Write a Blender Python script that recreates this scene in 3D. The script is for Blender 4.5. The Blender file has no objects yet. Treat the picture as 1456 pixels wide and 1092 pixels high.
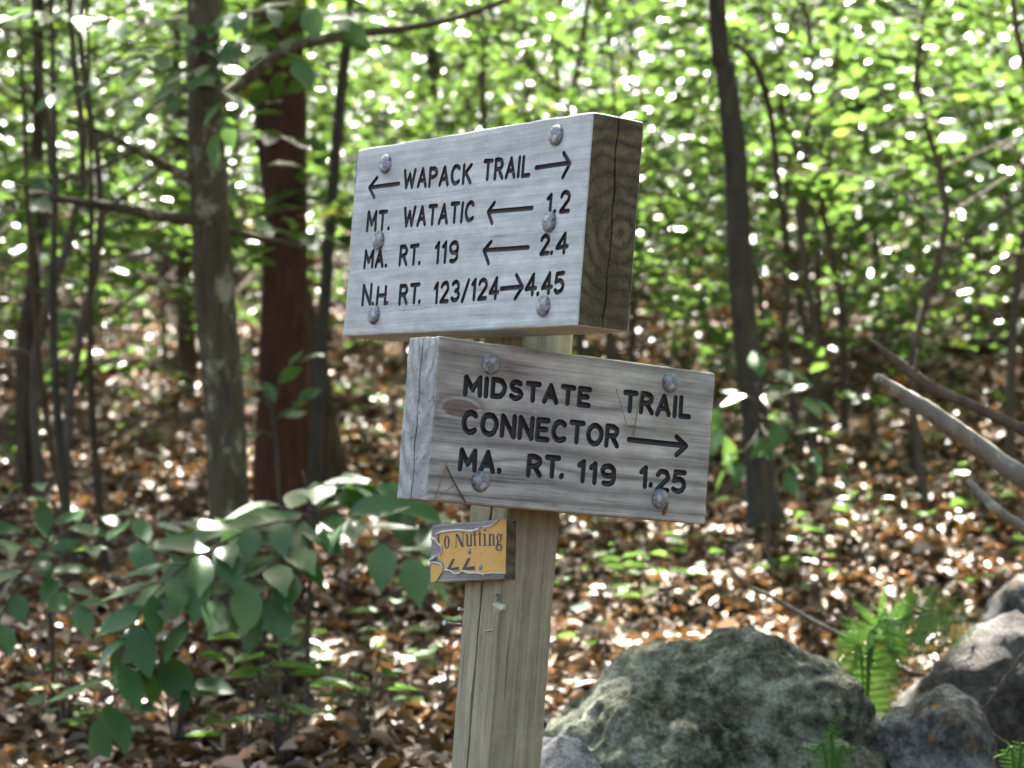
import bpy, bmesh, math, random
import numpy as np
from mathutils import Matrix, Vector

R = math.radians
scene = bpy.context.scene
col = scene.collection

# ------------------------------------------------------------------ camera, sky, sun, exposure
F_PX, CX, CY = 3482.0, 728.0, 546.0          # focal length and centre in photograph pixels
PITCH = R(3.64)
CAM = Vector((0, 0, 1.5))
cam_d = bpy.data.cameras.new('camera')
cam = bpy.data.objects.new('camera', cam_d); col.objects.link(cam)
cam.location = CAM
cam.rotation_euler = (R(90) + PITCH, 0, 0)
cam_d.sensor_width = 36.0
cam_d.lens = 36.0 * F_PX / 1456.0
cam_d.clip_start = 0.05; cam_d.clip_end = 2000
cam_d.dof.use_dof = True
cam_d.dof.focus_distance = 3.28
cam_d.dof.aperture_fstop = 6.9
cam_d.dof.aperture_blades = 0
scene.camera = cam

SUN_EL, SUN_AZ = R(56), R(-6)               # azimuth measured from +Y (away from camera) towards +X
sun_dir = Vector((math.sin(SUN_AZ) * math.cos(SUN_EL), math.cos(SUN_AZ) * math.cos(SUN_EL), math.sin(SUN_EL)))
world = bpy.data.worlds.new('World'); scene.world = world; world.use_nodes = True
wn = world.node_tree.nodes; wl = world.node_tree.links; wn.clear()
sky = wn.new('ShaderNodeTexSky'); sky.sky_type = 'NISHITA'; sky.sun_disc = False
sky.sun_elevation = SUN_EL; sky.sun_rotation = SUN_AZ
sky.air_density = 0.8; sky.dust_density = 5.0; sky.ozone_density = 0.2
bg = wn.new('ShaderNodeBackground'); bg.inputs['Strength'].default_value = 0.05
wo = wn.new('ShaderNodeOutputWorld')
wl.new(sky.outputs[0], bg.inputs['Color']); wl.new(bg.outputs[0], wo.inputs['Surface'])
sun_d = bpy.data.lights.new('sun', 'SUN'); sun_d.energy = 5.0; sun_d.angle = R(0.53); sun_d.color = (1.0, 0.95, 0.88)
sun = bpy.data.objects.new('sun', sun_d); col.objects.link(sun)
sun.rotation_euler = sun_dir.to_track_quat('Z', 'Y').to_euler()
sun.location = sun_dir * 60

vs = scene.view_settings
vs.view_transform = 'Standard'; vs.look = 'None'; vs.gamma = 1.0; vs.use_curve_mapping = False
vs.exposure = 3.7
scene.render.engine = 'CYCLES'
cy = scene.cycles
cy.max_bounces = 4; cy.diffuse_bounces = 2; cy.glossy_bounces = 2; cy.transmission_bounces = 4; cy.transparent_max_bounces = 4
cy.use_denoising = True; cy.use_adaptive_sampling = True; cy.adaptive_threshold = 0.03
cy.caustics_reflective = False; cy.caustics_refractive = False

# ------------------------------------------------------------------ helpers
rng = np.random.default_rng(7)
random.seed(7)
CP, SP = math.cos(PITCH), math.sin(PITCH)

def c2w(v):                                   # camera frame (right, forward, up) -> world
    x, y, z = v
    return Vector((x, y * CP - z * SP, y * SP + z * CP)) + CAM

def ray(px, py):
    return c2w(((px - CX) / F_PX, 1.0, -(py - CY) / F_PX)) - CAM

def P(px, py, depth):                         # point at forward distance depth behind a pixel
    return CAM + ray(px, py) * depth

def ground_z(x, y):
    x = np.asarray(x, float); y = np.asarray(y, float)
    yy = np.clip(y, -60, None)
    up = np.where(yy < 0, 0.05 * yy, 0.17 * np.minimum(yy, 40))
    t = np.clip((yy - 40) / 25, 0, 1)
    up = up + 25 * 0.17 * (t - t ** 2 / 2)
    n = (0.05 * np.sin(1.3 * x + 0.7 * y) + 0.045 * np.sin(2.3 * y - 1.1 * x + 1.0) + 0.03 * np.sin(3.7 * x - 2.1 * y + 2.0)
         + 0.018 * np.sin(6.1 * x + 5.3 * y) + 0.25 * np.sin(0.23 * x + 0.31 * y + 0.5) * np.clip((yy - 9) / 12, 0, 1))
    return up + n * np.clip((yy + 6) / 10, 0.2, 1)

def gz(x, y): return float(ground_z(x, y))

def G(px, py):                                # where the view ray of a pixel meets the ground
    d = ray(px, py); t = 2.5
    for _ in range(6000):
        q = CAM + d * t
        if q.z <= gz(q.x, q.y): return q
        t += 0.01
    return CAM + d * t

def tag(o, label=None, cat=None, group=None, kind=None):
    if label: o['label'] = label
    if cat: o['category'] = cat
    if group: o['group'] = group
    if kind: o['kind'] = kind
    return o

WM = {}                                       # world matrices, so that children keep their place
def place(o, parent, M):
    WM[o.name] = M
    if parent is None: o.matrix_world = M; o.location, o.rotation_euler, o.scale = M.to_translation(), M.to_euler(), M.to_scale()
    else:
        o.parent = parent
        o.matrix_basis = WM[parent.name].inverted() @ M
    return o

def empty(name, loc, label=None, cat=None, group=None):
    o = bpy.data.objects.new(name, None); col.objects.link(o); o.empty_display_size = 0.1
    place(o, None, Matrix.Translation(loc)); tag(o, label, cat, group)
    return o

def obj(name, me, mats=None, parent=None, M=None, smooth=False):
    o = bpy.data.objects.new(name, me); col.objects.link(o)
    if mats is not None and len(me.materials) == 0:
        for m in (mats if isinstance(mats, (list, tuple)) else [mats]): me.materials.append(m)
    if smooth: me.shade_smooth()
    place(o, parent, M if M is not None else Matrix.Identity(4))
    return o

def dup(root, M, parent=None):
    c = root.copy(); col.objects.link(c)
    old = WM[root.name]
    place(c, parent, M)
    for ch in root.children:
        dup(ch, M @ old.inverted() @ WM[ch.name], c)
    return c

class MB:
    def __init__(s): s.v = []; s.f = []; s.m = []
    def add(s, vs_, fs, mat=0):
        b = len(s.v); s.v.extend([tuple(v) for v in vs_]); s.f.extend([tuple(i + b for i in f) for f in fs]); s.m.extend([mat] * len(fs))
    def tube(s, pts, rad, n=8, mat=0, cap=True, wob=0.0):
        pts = [Vector(p) for p in pts]; rings = []
        t0 = (pts[1] - pts[0]).normalized()
        a = t0.orthogonal().normalized()
        vs_ = []
        for i, p in enumerate(pts):
            t = (pts[min(i + 1, len(pts) - 1)] - pts[max(i - 1, 0)]).normalized()
            a = (a - t * a.dot(t)).normalized(); b = t.cross(a)
            r = rad[i] if hasattr(rad, '__len__') else rad
            for k in range(n):
                w = 1 + (random.uniform(-wob, wob) if wob else 0)
                th = 2 * math.pi * k / n
                vs_.append(p + (a * math.cos(th) + b * math.sin(th)) * r * w)
        fs = [(i * n + k, i * n + (k + 1) % n, (i + 1) * n + (k + 1) % n, (i + 1) * n + k) for i in range(len(pts) - 1) for k in range(n)]
        if cap:
            fs.append(tuple(reversed(range(n)))); fs.append(tuple((len(pts) - 1) * n + k for k in range(n)))
        s.add(vs_, fs, mat)
    def box(s, lo, hi, mat=0):
        x0, y0, z0 = lo; x1, y1, z1 = hi
        s.add([(x0,y0,z0),(x1,y0,z0),(x1,y1,z0),(x0,y1,z0),(x0,y0,z1),(x1,y0,z1),(x1,y1,z1),(x0,y1,z1)],
              [(0,3,2,1),(4,5,6,7),(0,1,5,4),(1,2,6,5),(2,3,7,6),(3,0,4,7)], mat)
    def mesh(s, name):
        me = bpy.data.meshes.new(name); me.from_pydata(s.v, [], s.f); me.polygons.foreach_set('material_index', s.m); me.update()
        return me

def np_mesh(name, verts, faces4):             # verts (n,3), quads (m,4)
    me = bpy.data.meshes.new(name)
    nv, nf = len(verts), len(faces4)
    me.vertices.add(nv); me.vertices.foreach_set('co', np.asarray(verts, np.float32).ravel())
    me.loops.add(nf * 4); me.loops.foreach_set('vertex_index', np.asarray(faces4, np.int32).ravel())
    me.polygons.add(nf); me.polygons.foreach_set('loop_start', np.arange(0, nf * 4, 4, dtype=np.int32))
    me.update(calc_edges=True); me.validate()
    return me

def smooth_path(pts, k=6):                    # Catmull-Rom
    pts = [Vector(p) for p in pts]; out = []
    for i in range(len(pts) - 1):
        p0 = pts[max(i - 1, 0)]; p1 = pts[i]; p2 = pts[i + 1]; p3 = pts[min(i + 2, len(pts) - 1)]
        for j in range(k):
            t = j / k
            out.append(0.5 * ((2 * p1) + (p2 - p0) * t + (2 * p0 - 5 * p1 + 4 * p2 - p3) * t * t + (3 * p1 - p0 - 3 * p2 + p3) * t ** 3))
    out.append(pts[-1]); return out

# ------------------------------------------------------------------ materials
class N:
    def __init__(s, name):
        s.m = bpy.data.materials.new(name); s.m.use_nodes = True
        s.nt = s.m.node_tree; s.nt.nodes.clear()
        s.out = s.nt.nodes.new('ShaderNodeOutputMaterial')
    def n(s, t, **kw):
        nd = s.nt.nodes.new(t)
        for k, v in kw.items(): setattr(nd, k, v)
        return nd
    def l(s, a, b): s.nt.links.new(a, b)
    def val(s, sock, v):
        if hasattr(v, 'links'): s.l(v, sock)
        else: sock.default_value = v
    def math(s, op, a, b=0.0, c=0.0):
        nd = s.n('ShaderNodeMath', operation=op); s.val(nd.inputs[0], a); s.val(nd.inputs[1], b); s.val(nd.inputs[2], c); return nd.outputs[0]
    def noise(s, vec, scale, detail=4, rough=0.55, dist=0.0):
        nd = s.n('ShaderNodeTexNoise'); s.val(nd.inputs['Vector'], vec)
        nd.inputs['Scale'].default_value = scale; nd.inputs['Detail'].default_value = detail
        nd.inputs['Roughness'].default_value = rough; nd.inputs['Distortion'].default_value = dist
        return nd.outputs['Fac']
    def ramp(s, fac, stops):
        nd = s.n('ShaderNodeValToRGB'); s.val(nd.inputs[0], fac); e = nd.color_ramp.elements
        while len(e) < len(stops): e.new(0.5)
        for i, (p, c) in enumerate(stops):
            e[i].position = p; e[i].color = (*c, 1) if len(c) == 3 else c
        return nd.outputs[0]
    def mix(s, fac, a, b, mode='MIX'):
        nd = s.n('ShaderNodeMix', data_type='RGBA', blend_type=mode); s.val(nd.inputs[0], fac)
        s.val(nd.inputs[6], a if hasattr(a, 'links') else (*a, 1)); s.val(nd.inputs[7], b if hasattr(b, 'links') else (*b, 1))
        return nd.outputs[2]
    def coord(s): return s.n('ShaderNodeTexCoord').outputs['Object']
    def scale(s, vec, sc, loc=(0, 0, 0)):
        nd = s.n('ShaderNodeMapping'); s.l(vec, nd.inputs[0]); nd.inputs['Scale'].default_value = sc; nd.inputs['Location'].default_value = loc
        return nd.outputs[0]
    def bsdf(s, color, rough=0.8, bump=None, dist=0.002, strength=0.6, spec=0.3, metal=0.0):
        b = s.n('ShaderNodeBsdfPrincipled'); s.val(b.inputs['Base Color'], color if hasattr(color, 'links') else (*color, 1))
        s.val(b.inputs['Roughness'], rough); b.inputs['Specular IOR Level'].default_value = spec; b.inputs['Metallic'].default_value = metal
        if bump is not None:
            bp = s.n('ShaderNodeBump'); bp.inputs['Strength'].default_value = strength; bp.inputs['Distance'].default_value = dist
            s.l(bump, bp.inputs['Height']); s.l(bp.outputs[0], b.inputs['Normal'])
        s.l(b.outputs[0], s.out.inputs[0]); return b

def wood_mat(name, light, dark, pith, ring, knots=(), contrast=1.0, moss=None, stain=None, axis=0, bump=0.0012, wav=0.006, zs=1.0, kdark=0.0, checks=0.6):
    """Weathered timber: growth rings round a pith that runs along the local axis, swept round knots."""
    a = N(name); co = a.coord()
    sp = a.n('ShaderNodeSeparateXYZ'); a.l(co, sp.inputs[0])
    X, Y, Z = sp.outputs
    if axis == 2: X, Y, Z = Z, X, Y
    st = (3, 14, 14) if axis == 0 else (14, 14, 3)
    n1 = a.noise(a.scale(co, st), 1.0, 3)
    dY = a.math('SUBTRACT', Y, pith[0]); dZ = a.math('MULTIPLY', a.math('SUBTRACT', Z, pith[1]), zs)
    rr = a.math('SQRT', a.math('ADD', a.math('MULTIPLY', dY, dY), a.math('MULTIPLY', dZ, dZ)))
    rr = a.math('ADD', rr, a.math('MULTIPLY', a.math('SUBTRACT', n1, 0.5), wav * 2))
    for (kx, kz, sx, sz, amp) in knots:
        ex = a.math('DIVIDE', a.math('SUBTRACT', X, kx), sx); ez = a.math('DIVIDE', a.math('SUBTRACT', Z, kz), sz)
        g = a.math('EXPONENT', a.math('MULTIPLY', a.math('ADD', a.math('MULTIPLY', ex, ex), a.math('MULTIPLY', ez, ez)), -1.0))
        rr = a.math('ADD', rr, a.math('MULTIPLY', g, amp))
    n2 = a.noise(a.scale(co, (2, 22, 22) if axis == 0 else (22, 22, 2)), 1.0, 2)
    ph = a.math('ADD', a.math('MULTIPLY', rr, ring), a.math('MULTIPLY', n2, 9.0))
    w = a.math('SINE', ph)
    w = a.math('POWER', a.math('MULTIPLY_ADD', w, 0.5, 0.5), 0.6)
    am = a.noise(a.scale(co, (5, 24, 24) if axis == 0 else (24, 24, 5), (3, 1, 2)), 1.0, 3, 0.6)
    w = a.math('MULTIPLY', w, a.ramp(am, [(0.35, (0.15, 0.15, 0.15)), (0.65, (1, 1, 1))]))
    fine = a.noise(a.scale(co, (6, 260, 260) if axis == 0 else (260, 260, 6)), 1.0, 3, 0.6)
    blot = a.noise(a.scale(co, (5, 9, 16) if axis == 0 else (12, 12, 4)), 1.0, 4, 0.6)
    f = a.math('ADD', a.math('MULTIPLY', w, 0.42 * contrast), a.math('MULTIPLY', fine, 0.55))
    f = a.math('ADD', f, a.math('MULTIPLY', blot, 0.35))
    c = a.ramp(f, [(0.25, dark), (0.62, tuple(0.55 * l + 0.45 * d for l, d in zip(light, dark))), (0.95, light)])
    big = a.noise(a.scale(co, (3, 3, 7) if axis == 0 else (6, 6, 2.5)), 1.3, 3, 0.6)
    if stain: c = a.mix(a.math('MULTIPLY', a.ramp(big, [(0.52, (0, 0, 0)), (0.72, (1, 1, 1))]), 0.6), c, stain)
    if moss:
        mz = a.noise(co, 55, 5, 0.7)
        mm = a.math('MULTIPLY', a.ramp(mz, [(0.5, (0, 0, 0)), (0.68, (1, 1, 1))]), moss[3] if len(moss) > 3 else 0.5)
        c = a.mix(mm, c, moss[:3])
    ck1 = a.noise(a.scale(co, (4, 120, 120) if axis == 0 else (120, 120, 4), (7, 3, 5)), 1.0, 2, 0.5)
    ckm = a.noise(a.scale(co, (4, 10, 10) if axis == 0 else (10, 10, 3), (1, 9, 4)), 1.0, 2, 0.5)
    chk = a.math('MULTIPLY', a.ramp(ck1, [(0.62, (0, 0, 0)), (0.70, (1, 1, 1))]), a.ramp(ckm, [(0.42, (0, 0, 0)), (0.6, (1, 1, 1))]))
    c = a.mix(a.math('MULTIPLY', chk, checks), c, tuple(d * 0.35 for d in dark))
    mot = a.noise(a.scale(co, (18, 40, 40) if axis == 0 else (40, 40, 14)), 1.0, 5, 0.7)
    c = a.mix(1.0, c, a.ramp(mot, [(0.3, (0.78, 0.78, 0.78)), (0.7, (1.18, 1.18, 1.18))]), 'MULTIPLY')
    for (kx, kz, sx, sz, amp) in knots[:1]:
        ex = a.math('DIVIDE', a.math('SUBTRACT', X, kx), abs(sx) * 0.62); ez = a.math('DIVIDE', a.math('SUBTRACT', Z, kz), abs(sz) * 0.62)
        g = a.math('ADD', a.math('MULTIPLY', ex, ex), a.math('MULTIPLY', ez, ez))
        g = a.math('ADD', g, a.math('MULTIPLY', a.math('SUBTRACT', fine, 0.5), 0.7))
        c = a.mix(a.math('MULTIPLY', a.ramp(g, [(0.7, (1, 1, 1)), (1.15, (0, 0, 0))]), kdark), c, (0.12, 0.075, 0.055))
    h = a.math('SUBTRACT', a.math('ADD', a.math('MULTIPLY', w, 0.6), a.math('MULTIPLY', fine, 0.9)), a.math('MULTIPLY', chk, 0.8))
    a.bsdf(c, 0.85, h, bump, 0.8, spec=0.2)
    return a.m

def leaf_mat(name, stops, trans=0.4, tcol=(0.17, 0.29, 0.045), rough=0.42, spec=0.5):
    a = N(name)
    g = a.n('ShaderNodeNewGeometry').outputs['Random Per Island']; oi = a.n('ShaderNodeObjectInfo').outputs['Random']
    f = a.math('FRACT', a.math('ADD', g, a.math('MULTIPLY', oi, 3.7)))
    c = a.ramp(f, stops)
    b = a.bsdf(c, rough, spec=spec)
    t = a.n('ShaderNodeBsdfTranslucent')
    a.l(a.mix(0.6, c, tcol), t.inputs[0])
    mx = a.n('ShaderNodeMixShader'); mx.inputs[0].default_value = trans
    a.l(b.outputs[0], mx.inputs[1]); a.l(t.outputs[0], mx.inputs[2]); a.l(mx.outputs[0], a.out.inputs[0])
    return a.m

def bark_mat(name, c1, c2, lichen=None, lf=0.5, sc=1.0):
    a = N(name); co = a.coord()
    v = a.scale(co, (30 * sc, 30 * sc, 7 * sc))
    n1 = a.noise(v, 1.0, 6, 0.65, 0.6); n2 = a.noise(co, 5 * sc, 4, 0.6)
    c = a.ramp(a.math('ADD', a.math('MULTIPLY', n1, 0.7), a.math('MULTIPLY', n2, 0.35)), [(0.35, c1), (0.72, c2)])
    if lichen:
        n3 = a.noise(a.scale(co, (9, 9, 6)), 1.3, 5, 0.7)
        c = a.mix(a.ramp(n3, [(lf, (0, 0, 0)), (lf + 0.1, (1, 1, 1))]), c, lichen)
    a.bsdf(c, 0.9, n1, 0.012, 0.9, spec=0.15)
    return a.m

def rock_mat(name, base, dark, pale, moss=(0.05, 0.075, 0.03), mossf=0.55, orange=0.0, loc=(0, 0, 0)):
    a = N(name); co = a.scale(a.coord(), (1, 1, 1), loc)
    n1 = a.noise(co, 7, 8, 0.7, 0.4); n2 = a.noise(co, 34, 6, 0.75); n3 = a.noise(co, 2.7, 5, 0.65); n4 = a.noise(co, 150, 4, 0.75)
    f = a.math('ADD', a.math('MULTIPLY', n1, 0.5), a.math('MULTIPLY', n2, 0.5))
    c = a.ramp(f, [(0.41, dark), (0.5, base), (0.59, pale)])
    lv = a.n('ShaderNodeTexVoronoi'); a.l(a.n('ShaderNodeVectorMath', operation='ADD').outputs[0], lv.inputs['Vector'])
    va = lv.inputs['Vector'].links[0].from_node; a.l(co, va.inputs[0])
    nz = a.n('ShaderNodeTexNoise'); a.l(co, nz.inputs['Vector']); nz.inputs['Scale'].default_value = 20; nz.inputs['Detail'].default_value = 4
    vm = a.n('ShaderNodeVectorMath', operation='SCALE'); a.l(nz.outputs['Color'], vm.inputs[0]); vm.inputs['Scale'].default_value = 0.06; a.l(vm.outputs[0], va.inputs[1])
    lv.inputs['Scale'].default_value = 17
    lic = a.math('MULTIPLY', a.ramp(lv.outputs['Distance'], [(0.28, (1, 1, 1)), (0.40, (0, 0, 0))]), a.ramp(n3, [(0.46, (0, 0, 0)), (0.56, (1, 1, 1))]))
    c = a.mix(a.math('MULTIPLY', lic, 0.8), c, pale)
    c = a.mix(a.math('MULTIPLY', a.ramp(a.math('ADD', a.math('MULTIPLY', n3, 0.6), a.math('MULTIPLY', n2, 0.4)), [(mossf, (0, 0, 0)), (mossf + 0.1, (1, 1, 1))]), 0.7), c, moss)
    if orange:
        n5 = a.noise(co, 12, 4, 0.6)
        c = a.mix(a.ramp(n5, [(0.62, (0, 0, 0)), (0.68, (orange, orange, orange))]), c, (0.35, 0.17, 0.03))
    h = a.math('ADD', a.math('ADD', n1, a.math('MULTIPLY', n2, 0.6)), a.math('MULTIPLY', n4, 0.3))
    c = a.mix(1.0, c, a.ramp(n4, [(0.35, (0.6, 0.6, 0.6)), (0.65, (1.3, 1.3, 1.3))]), 'MULTIPLY')
    a.bsdf(c, 0.92, h, 0.04, 1.0, spec=0.2)
    return a.m

def flat_mat(name, color, rough=0.7, spec=0.3, metal=0.0, var=0.15, sc=80):
    a = N(name); n1 = a.noise(a.coord(), sc, 4, 0.65)
    c = a.mix(a.math('MULTIPLY', n1, 1.0), tuple(x * (1 - var) for x in color), tuple(min(1, x * (1 + var)) for x in color))
    a.bsdf(c, rough, n1, 0.0008, 0.5, spec=spec, metal=metal)
    return a.m

MAT = {}
MAT['paint_black'] = flat_mat('black_paint', (0.012, 0.012, 0.016), 0.42, 0.5)
ga = N('galvanised_steel'); gc = ga.coord(); gn = ga.noise(gc, 190, 4, 0.7); gn2 = ga.noise(ga.scale(gc, (1, 1, 1), (3, 1, 2)), 70, 3, 0.6)
gcol = ga.ramp(ga.math('ADD', ga.math('MULTIPLY', gn, .55), ga.math('MULTIPLY', gn2, .45)), [(0.38, (0.055, 0.055, 0.055)), (0.5, (0.19, 0.2, 0.215)), (0.62, (0.42, 0.44, 0.47))])
ga.bsdf(gcol, 0.5, gn, 0.0012, 0.7, spec=0.5, metal=0.35); MAT['galv'] = ga.m
MAT['rust'] = flat_mat('rusty_steel', (0.12, 0.06, 0.03), 0.8, 0.3, 0.2, 0.4, 200)
MAT['steel'] = flat_mat('nail_steel', (0.35, 0.36, 0.4), 0.4, 0.5, 0.7, 0.2, 200)
MAT['blue'] = flat_mat('blue_paint', (0.03, 0.14, 0.55), 0.5)
MAT['yel2'] = flat_mat('yellow_paint', (0.55, 0.48, 0.2), 0.6)
MAT['white_tear'] = flat_mat('torn_white_paper', (0.55, 0.56, 0.55), 0.8, var=0.3, sc=300)
MAT['leaf_under'] = leaf_mat('understorey_leaf', [(0.0, (0.014, 0.042, 0.015)), (0.5, (0.025, 0.066, 0.021)), (0.85, (0.04, 0.088, 0.024)), (0.97, (0.075, 0.12, 0.028)), (1.0, (0.22, 0.15, 0.03))], 0.4, rough=0.3, spec=0.6)
MAT['leaf_near'] = leaf_mat('sapling_leaf', [(0.0, (0.028, 0.09, 0.026)), (0.6, (0.042, 0.12, 0.034)), (1.0, (0.065, 0.15, 0.035))], 0.35, rough=0.38)
MAT['leaf_top'] = leaf_mat('canopy_leaf', [(0.0, (0.03, 0.08, 0.02)), (1.0, (0.06, 0.13, 0.03))], 0.4)
MAT['fern'] = leaf_mat('fern_green', [(0.0, (0.05, 0.15, 0.025)), (1.0, (0.075, 0.19, 0.035))], 0.4, rough=0.6, spec=0.25)
MAT['litter'] = leaf_mat('dead_leaf', [(0.0, (0.025, 0.015, 0.007)), (0.35, (0.075, 0.043, 0.017)), (0.62, (0.15, 0.088, 0.036)), (0.78, (0.27, 0.175, 0.095)), (0.94, (0.43, 0.33, 0.26)), (1.0, (0.42, 0.16, 0.03))], 0.12, (0.35, 0.18, 0.06), 0.5, 0.45)
MAT['twig'] = bark_mat('twig_bark', (0.05, 0.04, 0.03), (0.13, 0.105, 0.08))
MAT['bark_lichen'] = bark_mat('grey_bark_with_lichen', (0.035, 0.03, 0.017), (0.11, 0.095, 0.06), (0.25, 0.255, 0.17), 0.535)
MAT['bark_red'] = bark_mat('red_brown_bark', (0.03, 0.015, 0.009), (0.09, 0.044, 0.026))
MAT['bark_grey'] = bark_mat('dark_grey_bark', (0.03, 0.027, 0.02), (0.085, 0.078, 0.06), (0.15, 0.155, 0.12), 0.66)
MAT['bark_brown'] = bark_mat('brown_bark', (0.035, 0.026, 0.015), (0.10, 0.075, 0.045))
MAT['dead_wood'] = bark_mat('bare_dead_wood', (0.13, 0.115, 0.09), (0.30, 0.285, 0.24), (0.42, 0.44, 0.36), 0.56)
MAT['dead_dark'] = bark_mat('dark_dead_wood', (0.06, 0.045, 0.032), (0.16, 0.125, 0.09))

# ------------------------------------------------------------------ ground
def ground_mat():
    a = N('forest_floor'); co = a.coord()
    n1 = a.noise(co, 9, 8, 0.75); n2 = a.noise(co, 1.1, 5, 0.6); n3 = a.noise(co, 40, 4, 0.7)
    c = a.ramp(a.math('ADD', a.math('MULTIPLY', n1, 0.6), a.math('MULTIPLY', n3, 0.4)), [(0.35, (0.018, 0.012, 0.008)), (0.52, (0.06, 0.036, 0.02)), (0.7, (0.15, 0.095, 0.055))])
    c = a.mix(a.math('MULTIPLY', a.ramp(n2, [(0.55, (0, 0, 0)), (0.7, (1, 1, 1))]), 0.35), c, (0.04, 0.055, 0.02))
    a.bsdf(c, 0.95, a.math('ADD', n1, a.math('MULTIPLY', n3, 0.5)), 0.05, 0.9, spec=0.15)
    return a.m
xs = np.concatenate([np.linspace(-300, -14, 30), np.linspace(-13, 13, 131), np.linspace(14, 300, 30)])
ys = np.concatenate([np.linspace(-300, -4, 30), np.linspace(-3, 45, 241), np.linspace(46, 400, 50)])
gx, gy = np.meshgrid(xs, ys)
gv = np.stack([gx.ravel(), gy.ravel(), ground_z(gx, gy).ravel()], 1)
nx, ny = len(xs), len(ys)
ii, jj = np.meshgrid(np.arange(nx - 1), np.arange(ny - 1)); b0 = (jj * nx + ii).ravel()
ground = obj('ground', np_mesh('ground', gv, np.stack([b0, b0 + 1, b0 + nx + 1, b0 + nx], 1)), ground_mat(), smooth=True)
tag(ground, 'brown forest floor rising up the wooded slope', 'ground', kind='structure')

# ------------------------------------------------------------------ leaf builders
def leaves(pos, axis, nrm, length, width, fold=0.25, curl=0.15):
    """pos (n,3) leaf base, axis (n,3) direction to the tip, nrm (n,3) up side -> two folded quads a leaf."""
    pos, axis, nrm = (np.asarray(q, float) for q in (pos, axis, nrm))
    axis = axis / np.linalg.norm(axis, axis=1, keepdims=True)
    side = np.cross(axis, nrm); side /= np.linalg.norm(side, axis=1, keepdims=True) + 1e-9
    up = np.cross(side, axis)
    L = np.asarray(length).reshape(-1, 1); W = np.asarray(width).reshape(-1, 1)
    def pt(t, s, h): return pos + axis * L * t + side * W * s + up * (W * h)
    f = np.asarray(fold).reshape(-1, 1) if np.ndim(fold) else fold
    V = [pt(0, 0, 0), pt(.38, .5, f), pt(.72, .36, f - curl), pt(1, 0, -curl * 2), pt(.72, -.36, f - curl), pt(.38, -.5, f)]
    n = len(pos)
    v = np.stack(V, 1).reshape(-1, 3); b = np.arange(n)[:, None] * 6
    q = np.concatenate([b + np.array([[0, 1, 2, 3]]), b + np.array([[0, 3, 4, 5]])], 1).reshape(-1, 4)
    return v, q

def spray(start, direction, length, n, leaf_len, r):
    """leaves set alternately along a drooping twig; returns pos, axis, nrm, twig points"""
    d = np.asarray(direction, float); d /= np.linalg.norm(d)
    up = np.array([0, 0, 1.0]); side = np.cross(d, up); side /= np.linalg.norm(side) + 1e-9
    t = np.linspace(0.12, 1, n)[:, None]
    pts = start + d * length * t + up * (-0.22 * length) * t ** 2
    sg = np.where(np.arange(n) % 2 == 0, 1, -1)[:, None]
    ax = d * (0.55 + 0.4 * t) + side * sg * (1.0 - 0.55 * t) + r.normal(0, 0.22, (n, 3)) - up * 0.25
    nr = up + r.normal(0, 0.38, (n, 3))
    return pts, ax, nr

def make_sapling_mesh(seed, H, spread, nb, first=0.22, leaf=0.085, per=9):
    r = np.random.default_rng(seed); random.seed(seed)
    st = MB()
    lean = r.normal(0, 0.05, 2)
    top = np.array([lean[0] * H, lean[1] * H, H])
    path = [np.array([0, 0, -0.12]), np.array([0, 0, 0.0])] + [top * t + np.array([*r.normal(0, .03, 2), 0]) * H * .5 for t in (.2, .4, .6, .8, 1)]
    sp_ = smooth_path(path, 3); rb = 0.007 * H
    st.tube(sp_, [rb * (1 - 0.85 * i / (len(sp_) - 1)) + 0.002 for i in range(len(sp_))], 6)
    Ps, As, Ns = [], [], []
    for k in range(nb):
        t = first + (1 - first) * (k + r.random()) / nb
        b = np.array(sp_[min(len(sp_) - 1, int(t * (len(sp_) - 1)))]) 
        az = r.random() * 2 * math.pi; L = spread * (0.45 + 0.75 * r.random()) * (1.15 - 0.6 * t)
        d = np.array([math.cos(az), math.sin(az), 0.25 + 0.35 * r.random()])
        e = b + d * L
        st.tube([b, b + d * L * .5 + np.array([0, 0, .04]), e], [0.006, 0.004, 0.002], 3, cap=False)
        for q in range(max(2, int(L / 0.22))):
            u = 0.3 + 0.7 * (q + 1) / max(2, int(L / 0.22)); s0 = b + d * L * u
            d2 = d + r.normal(0, 0.55, 3) * np.array([1, 1, 0.35])
            p_, a_, n_ = spray(s0, d2, 0.22 + 0.3 * r.random(), per, leaf, r)
            Ps.append(p_); As.append(a_); Ns.append(n_)
    Ps = np.concatenate(Ps); As = np.concatenate(As); Ns = np.concatenate(Ns); n = len(Ps)
    L = leaf * r.uniform(0.65, 1.3, n)
    v, q = leaves(Ps, As, Ns, L, L * r.uniform(0.5, 0.66, n), r.uniform(0.02, 0.2, n), 0.08)
    return st.mesh('stem'), np_mesh('crown', v, q)

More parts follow.
